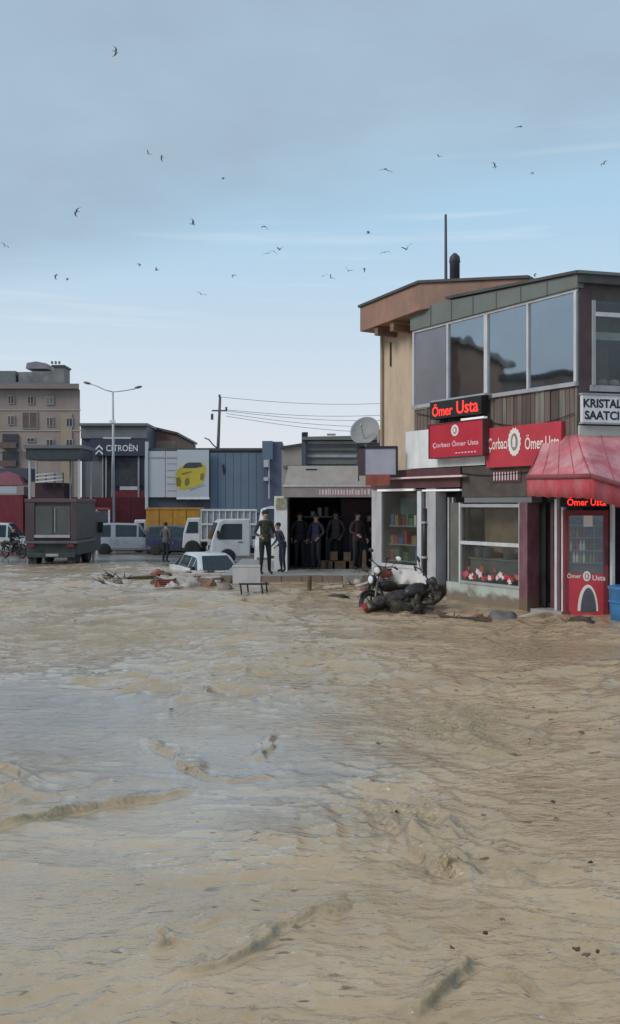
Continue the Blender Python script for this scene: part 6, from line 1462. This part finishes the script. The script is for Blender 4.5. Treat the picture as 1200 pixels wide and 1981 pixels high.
# white table
tx, ty = ga(488, 1150)
tb = thing('white_table', 'low white-sided trestle on thin dark legs standing in the flood', 'table', (tx, ty, -.1), R(4), local=True)
m = MB(); m.box(-.47, .20, 0, .50, .74, .77); mk('table_top', m, M_mudplast, tb, bevel=.008, local=True)
DW = mat('dusty_white', (.55, .53, .52), .6, .1, 3, dirt=MUD, dirt_amt=.4)
for (c, e_) in ((.0, .02), (.48, .50)):
    m = MB(); m.box(-.46, .19, c, e_, .36, .738); mk('side_panel', m, DW, tb, local=True)
for a in (-.46, .17):
    m = MB(); m.box(a, a + .02, .022, .478, .36, .738); mk('end_panel', m, M_mudplast, tb, local=True)
m = MB(); m.box(-.32, .40, -.03, -.002, .33, .37); mk('rail', m, M_black, tb, local=True)
for (a, b) in ((-.28, -.015), (-.12, .45), (.22, -.015), (.34, .45)):
    m = MB(); m.tube([(a, b, .36), (a + .06, b, -.15)], .022, 6); mk('leg', m, M_black, tb, local=True)

# wreckage raft: red crate, white sack, boards
def crate(px, py, rz_, tilt, mm, label):
    x, y = ga(px, py); t = thing('plastic_crate', label, 'crate', (x, y, -.08), 0, 'crates adrift', local=True); t.rotation_euler = (tilt, 0, rz_)
    w, dp_, h = .24, .17, .26
    for k in range(4):
        z = k * .07
        for s in (1, -1):
            m = MB(); m.box(-w, w, s * dp_ - .01, s * dp_ + .01, z, z + .045); mk('slat', m, mm, t, local=True)
            m = MB(); m.box(s * w - .01, s * w + .01, -dp_ + .012, dp_ - .012, z, z + .045); mk('slat', m, mm, t, local=True)
    for s in (1, -1):
        for q in (1, -1):
            m = MB(); m.box(s * w - .025, s * w + .025, q * dp_ - .022, q * dp_ + .022, 0.001, h + .02); mk('corner_post', m, mm, t, local=True)
    m = MB(); m.box(-w + .012, w - .012, -dp_ + .012, dp_ - .012, 0, .012); mk('base', m, mm, t, local=True)
crate(322, 1138, .5, .65, M_mudred, 'red plastic crate adrift among the wreckage')
crate(395, 1136, -.5, -.8, mat('rust_crate', (.20, .085, .05), .6, .25, 4, dirt=MUD, dirt_amt=.5), 'rust brown crate adrift beside the white sack')
lump('white_sack', 'pale muddy sack floating between the red and rust crates', 'sack', 360, 1136, .42, .3, .20, M_mudplast, 21, .3)
lump('dark_bag', 'dark brown bag floating against the red crate', 'bag', 305, 1132, .20, .2, .15, M_sludge, 22, .3)
for (p0, p1, mm, lab) in (((345, 1117), (452, 1117), M_mudplast, 'long white board floating behind the sack'), ((420, 1126), (470, 1122), M_mudwood, 'brown board floating beside the white table'), ((245, 1124), (300, 1122), M_mudwood, 'brown plank floating near the branch tangle')):
    a = Vector((*ga(*p0), .05)); b = Vector((*ga(*p1), .07)); dd_ = (b - a).normalized(); nn_ = Vector((-dd_.y, dd_.x, 0)) * .14
    m = MB(); m.ngon([a - nn_, b - nn_, b + nn_, a + nn_], (0, 0, .06)); prop(mk('floating_board', m, mm), lab, 'board')
random.seed(99)
M_rag = mat('muddy_rag', (.26, .22, .19), .85, .4, 5, dirt=MUD, dirt_amt=.7, dscale=4)
def drift(px, py, k, group, where):
    x, y = ga(px, py); kind = k % 4
    if kind in (0, 1):        # broken board
        l_ = random.uniform(.16, .45); w = random.uniform(.03, .07); a = random.uniform(-.7, .7); tl = random.uniform(-.25, .35)
        d1 = Vector((math.cos(a), math.sin(a), math.sin(tl))) * l_; n1_ = Vector((-math.sin(a), math.cos(a), .3)).normalized() * w; c = Vector((x, y, .03))
        m = MB(); m.ngon([c - d1 - n1_, c + d1 - n1_ * .8, c + d1 * .92 + n1_, c - d1 + n1_], (0, 0, .035))
        mm, cn = random.choice(((M_mudwood, 'brown'), (M_mudplast, 'pale'), (M_sludge, 'dark')))
        prop(mk('driftwood', m, mm), cn + ' broken board washed up ' + where, 'board', group)
    elif kind == 2:
        mm, cn = random.choice(((M_rag, 'grey brown'), (M_mudplast, 'pale'), (M_mudred, 'reddish')))
        lump('sodden_bag', cn + ' sodden bag washed up ' + where, 'bag', px, py, random.uniform(.1, .24), .15, random.uniform(.08, .16), mm, 200 + k, .4, group, (14, 9)); random.seed(300 + k)
    else:
        branch_pile('small tangle of twigs washed up ' + where, px, py, 6, random.uniform(.25, .5), 400 + k, random.choice((M_mudwood, M_sludge)), group=group); random.seed(500 + k)
for k in range(22): drift(random.uniform(300, 450), random.uniform(1108, 1142), k, 'rubbish round the sunken car', 'in front of the sunken car')
for k in range(16): drift(random.uniform(640, 735), random.uniform(1112, 1150), k + 40, 'rubbish at the shop mouth', 'between dark shop and motorcycles')
for k in range(8): drift(random.uniform(860, 1010), random.uniform(1190, 1204), k + 70, 'rubbish under the soup shop window', 'below the pale green wall')
for k in range(6): drift(random.uniform(190, 240), random.uniform(1112, 1134), k + 90, 'rubbish by the branch tangle', 'near the dark lorry')
# motorcycle and rider far left
d = 46.0
mb_ = motorbike('ridden_motorcycle', 'small dark motorcycle with rider crossing before the white minivan', (WX(26, d), d, rz(d)), (0, 0, R(-35)))
person('person in black riding the small motorcycle', (WX(26, d) - .1, d + .06, rz(d) - .14), R(55), 1.70, C_blk, C_blk, {'lean': .12, 'elbow_l': (.30, -.14, 1.2), 'wrist_l': (.30, -.38, 1.2), 'elbow_r': (.30, -.14, 1.2), 'wrist_r': (.30, -.38, 1.2), 'knee_l': (.19, -.42, .86), 'knee_r': (.19, -.42, .86), 'ankle_l': (.2, -.25, .45), 'ankle_r': (.2, -.25, .45)}, seated=True)

# drifting specks: leaves and sticks scattered on the brown water
random.seed(77)
for k in range(44):
    px, py = random.uniform(740, 1195), random.uniform(1230, 1900)
    if k > 30: px, py = random.uniform(60, 760), random.uniform(1150, 1500)
    x, y = ga(px, py); r_ = random.uniform(.005, .011) * (1 + y / 8); a = random.uniform(0, 6.28)
    m = MB(); pts = []
    for q in range(7):
        t = 2 * math.pi * q / 7; rr = r_ * random.uniform(.5, 1.2); X_ = rr * math.cos(t) * 1.5; Y_ = rr * math.sin(t) * .8
        pts.append((x + X_ * math.cos(a) - Y_ * math.sin(a), y + X_ * math.sin(a) + Y_ * math.cos(a), .010 + random.uniform(0, .012)))
    m.ngon(pts, (0, 0, .008)); prop(mk('drifting_scrap', m, random.choice([M_mudwood, mat('wet_bark', (.17, .12, .078), .7, .3)])), 'small dark scrap of leaf or bark adrift on the brown flood', 'scrap', 'scraps adrift on the flood')

# ================================================================== gulls
def gull_mesh(name, flap, sweep):
    body = MB(); body.lathe([(.005, -.24), (.03, -.18), (.055, -.06), (.06, .04), (.045, .13), (.04, .17), (.025, .21), (.006, .26)], (0, 0, 0), (1, 0, 0), 8)
    def wing(s):
        m = MB(); i1 = (.02, s * .04, .02); st_ = [(.0, .04, .02, .20), (.05, .28, .02 + .26 * flap, .19), (-.02 - .1 * sweep, .52, .02 + .26 * flap + .10 * (flap - .4), .13), (-.16 - .2 * sweep, .70, .02 + .22 * flap - .06 + .2 * (flap - .5), .03)]
        vs = []
        for (x, y, z, c) in st_: vs += [(x + c * .45, s * y, z), (x - c * .55, s * y, z - .01), (x, s * y, z + .018)]
        fs = []
        for q in range(3):
            for a, b in ((0, 2), (2, 1), (1, 0)): fs.append((q * 3 + a, q * 3 + b, q * 3 + 3 + b, q * 3 + 3 + a))
        fs += [(0, 1, 2), (9, 11, 10)]
        m.add(vs, fs); return m
    tail = MB(); tail.ngon([(-.20, -.03, 0), (-.20, .03, 0), (-.34, .07, 0), (-.34, -.07, 0)], (0, 0, .008))
    head = MB(); head.ell((.22, 0, .015), (.055, .04, .042), 8, 6); head.lathe([(.014, 0), (.004, .06)], (.265, 0, .005), (1, 0, -.1), 6)
    return body, wing(1), wing(-1), tail, head
protos = []
def gull(px, py, wpx, k):
    flap = (0.1, .9, -.35, .6)[k % 4]; d = 1.35 * FPX / wpx / 1.05; d = min(d, 135)
    p = W(px, py, d)
    if len(protos) <= k % 4:
        t = thing('seagull', 'seagull', 'bird', p, 0, 'gulls wheeling over the flood', local=True)
        b, w1, w2, tl, h = gull_mesh('g', flap, random.uniform(0, 1))
        mk('body', b, M_gull, t, True, local=True); mk('wing', w1, M_gullg, t, local=True); mk('wing', w2, M_gullg, t, local=True); mk('tail', tl, M_gull, t, local=True); mk('head', h, M_gull, t, True, local=True)
        protos.append(t)
    else:
        t = copy_tree(protos[k % 4]); t.location = p
    t.rotation_euler = (random.uniform(-.5, .5), random.uniform(-.3, .3), random.uniform(0, 6.28))
    t['label'] = 'grey and white gull wheeling in the sky above the flood'
random.seed(5)
for k, (px, py, w) in enumerate(((224, 100, 24), (287, 298, 15), (313, 304, 12), (432, 346, 16), (148, 410, 26), (373, 434, 24), (512, 438, 22), (10, 476, 18), (518, 490, 13), (542, 483, 18), (108, 533, 18), (131, 541, 16), (270, 512, 15), (303, 523, 17), (452, 532, 20), (390, 570, 20), (626, 534, 16), (674, 524, 18), (705, 520, 12), (713, 451, 22), (745, 488, 20), (787, 482, 26), (745, 327, 28), (850, 303, 15), (1006, 245, 24), (958, 323, 20), (1030, 334, 16), (1168, 317, 13), (1035, 532, 16), (641, 538, 13), (530, 486, 12))):
    gull(px, py, w, k)

for o in bpy.data.objects:
    if '_local' in o: del o['_local']
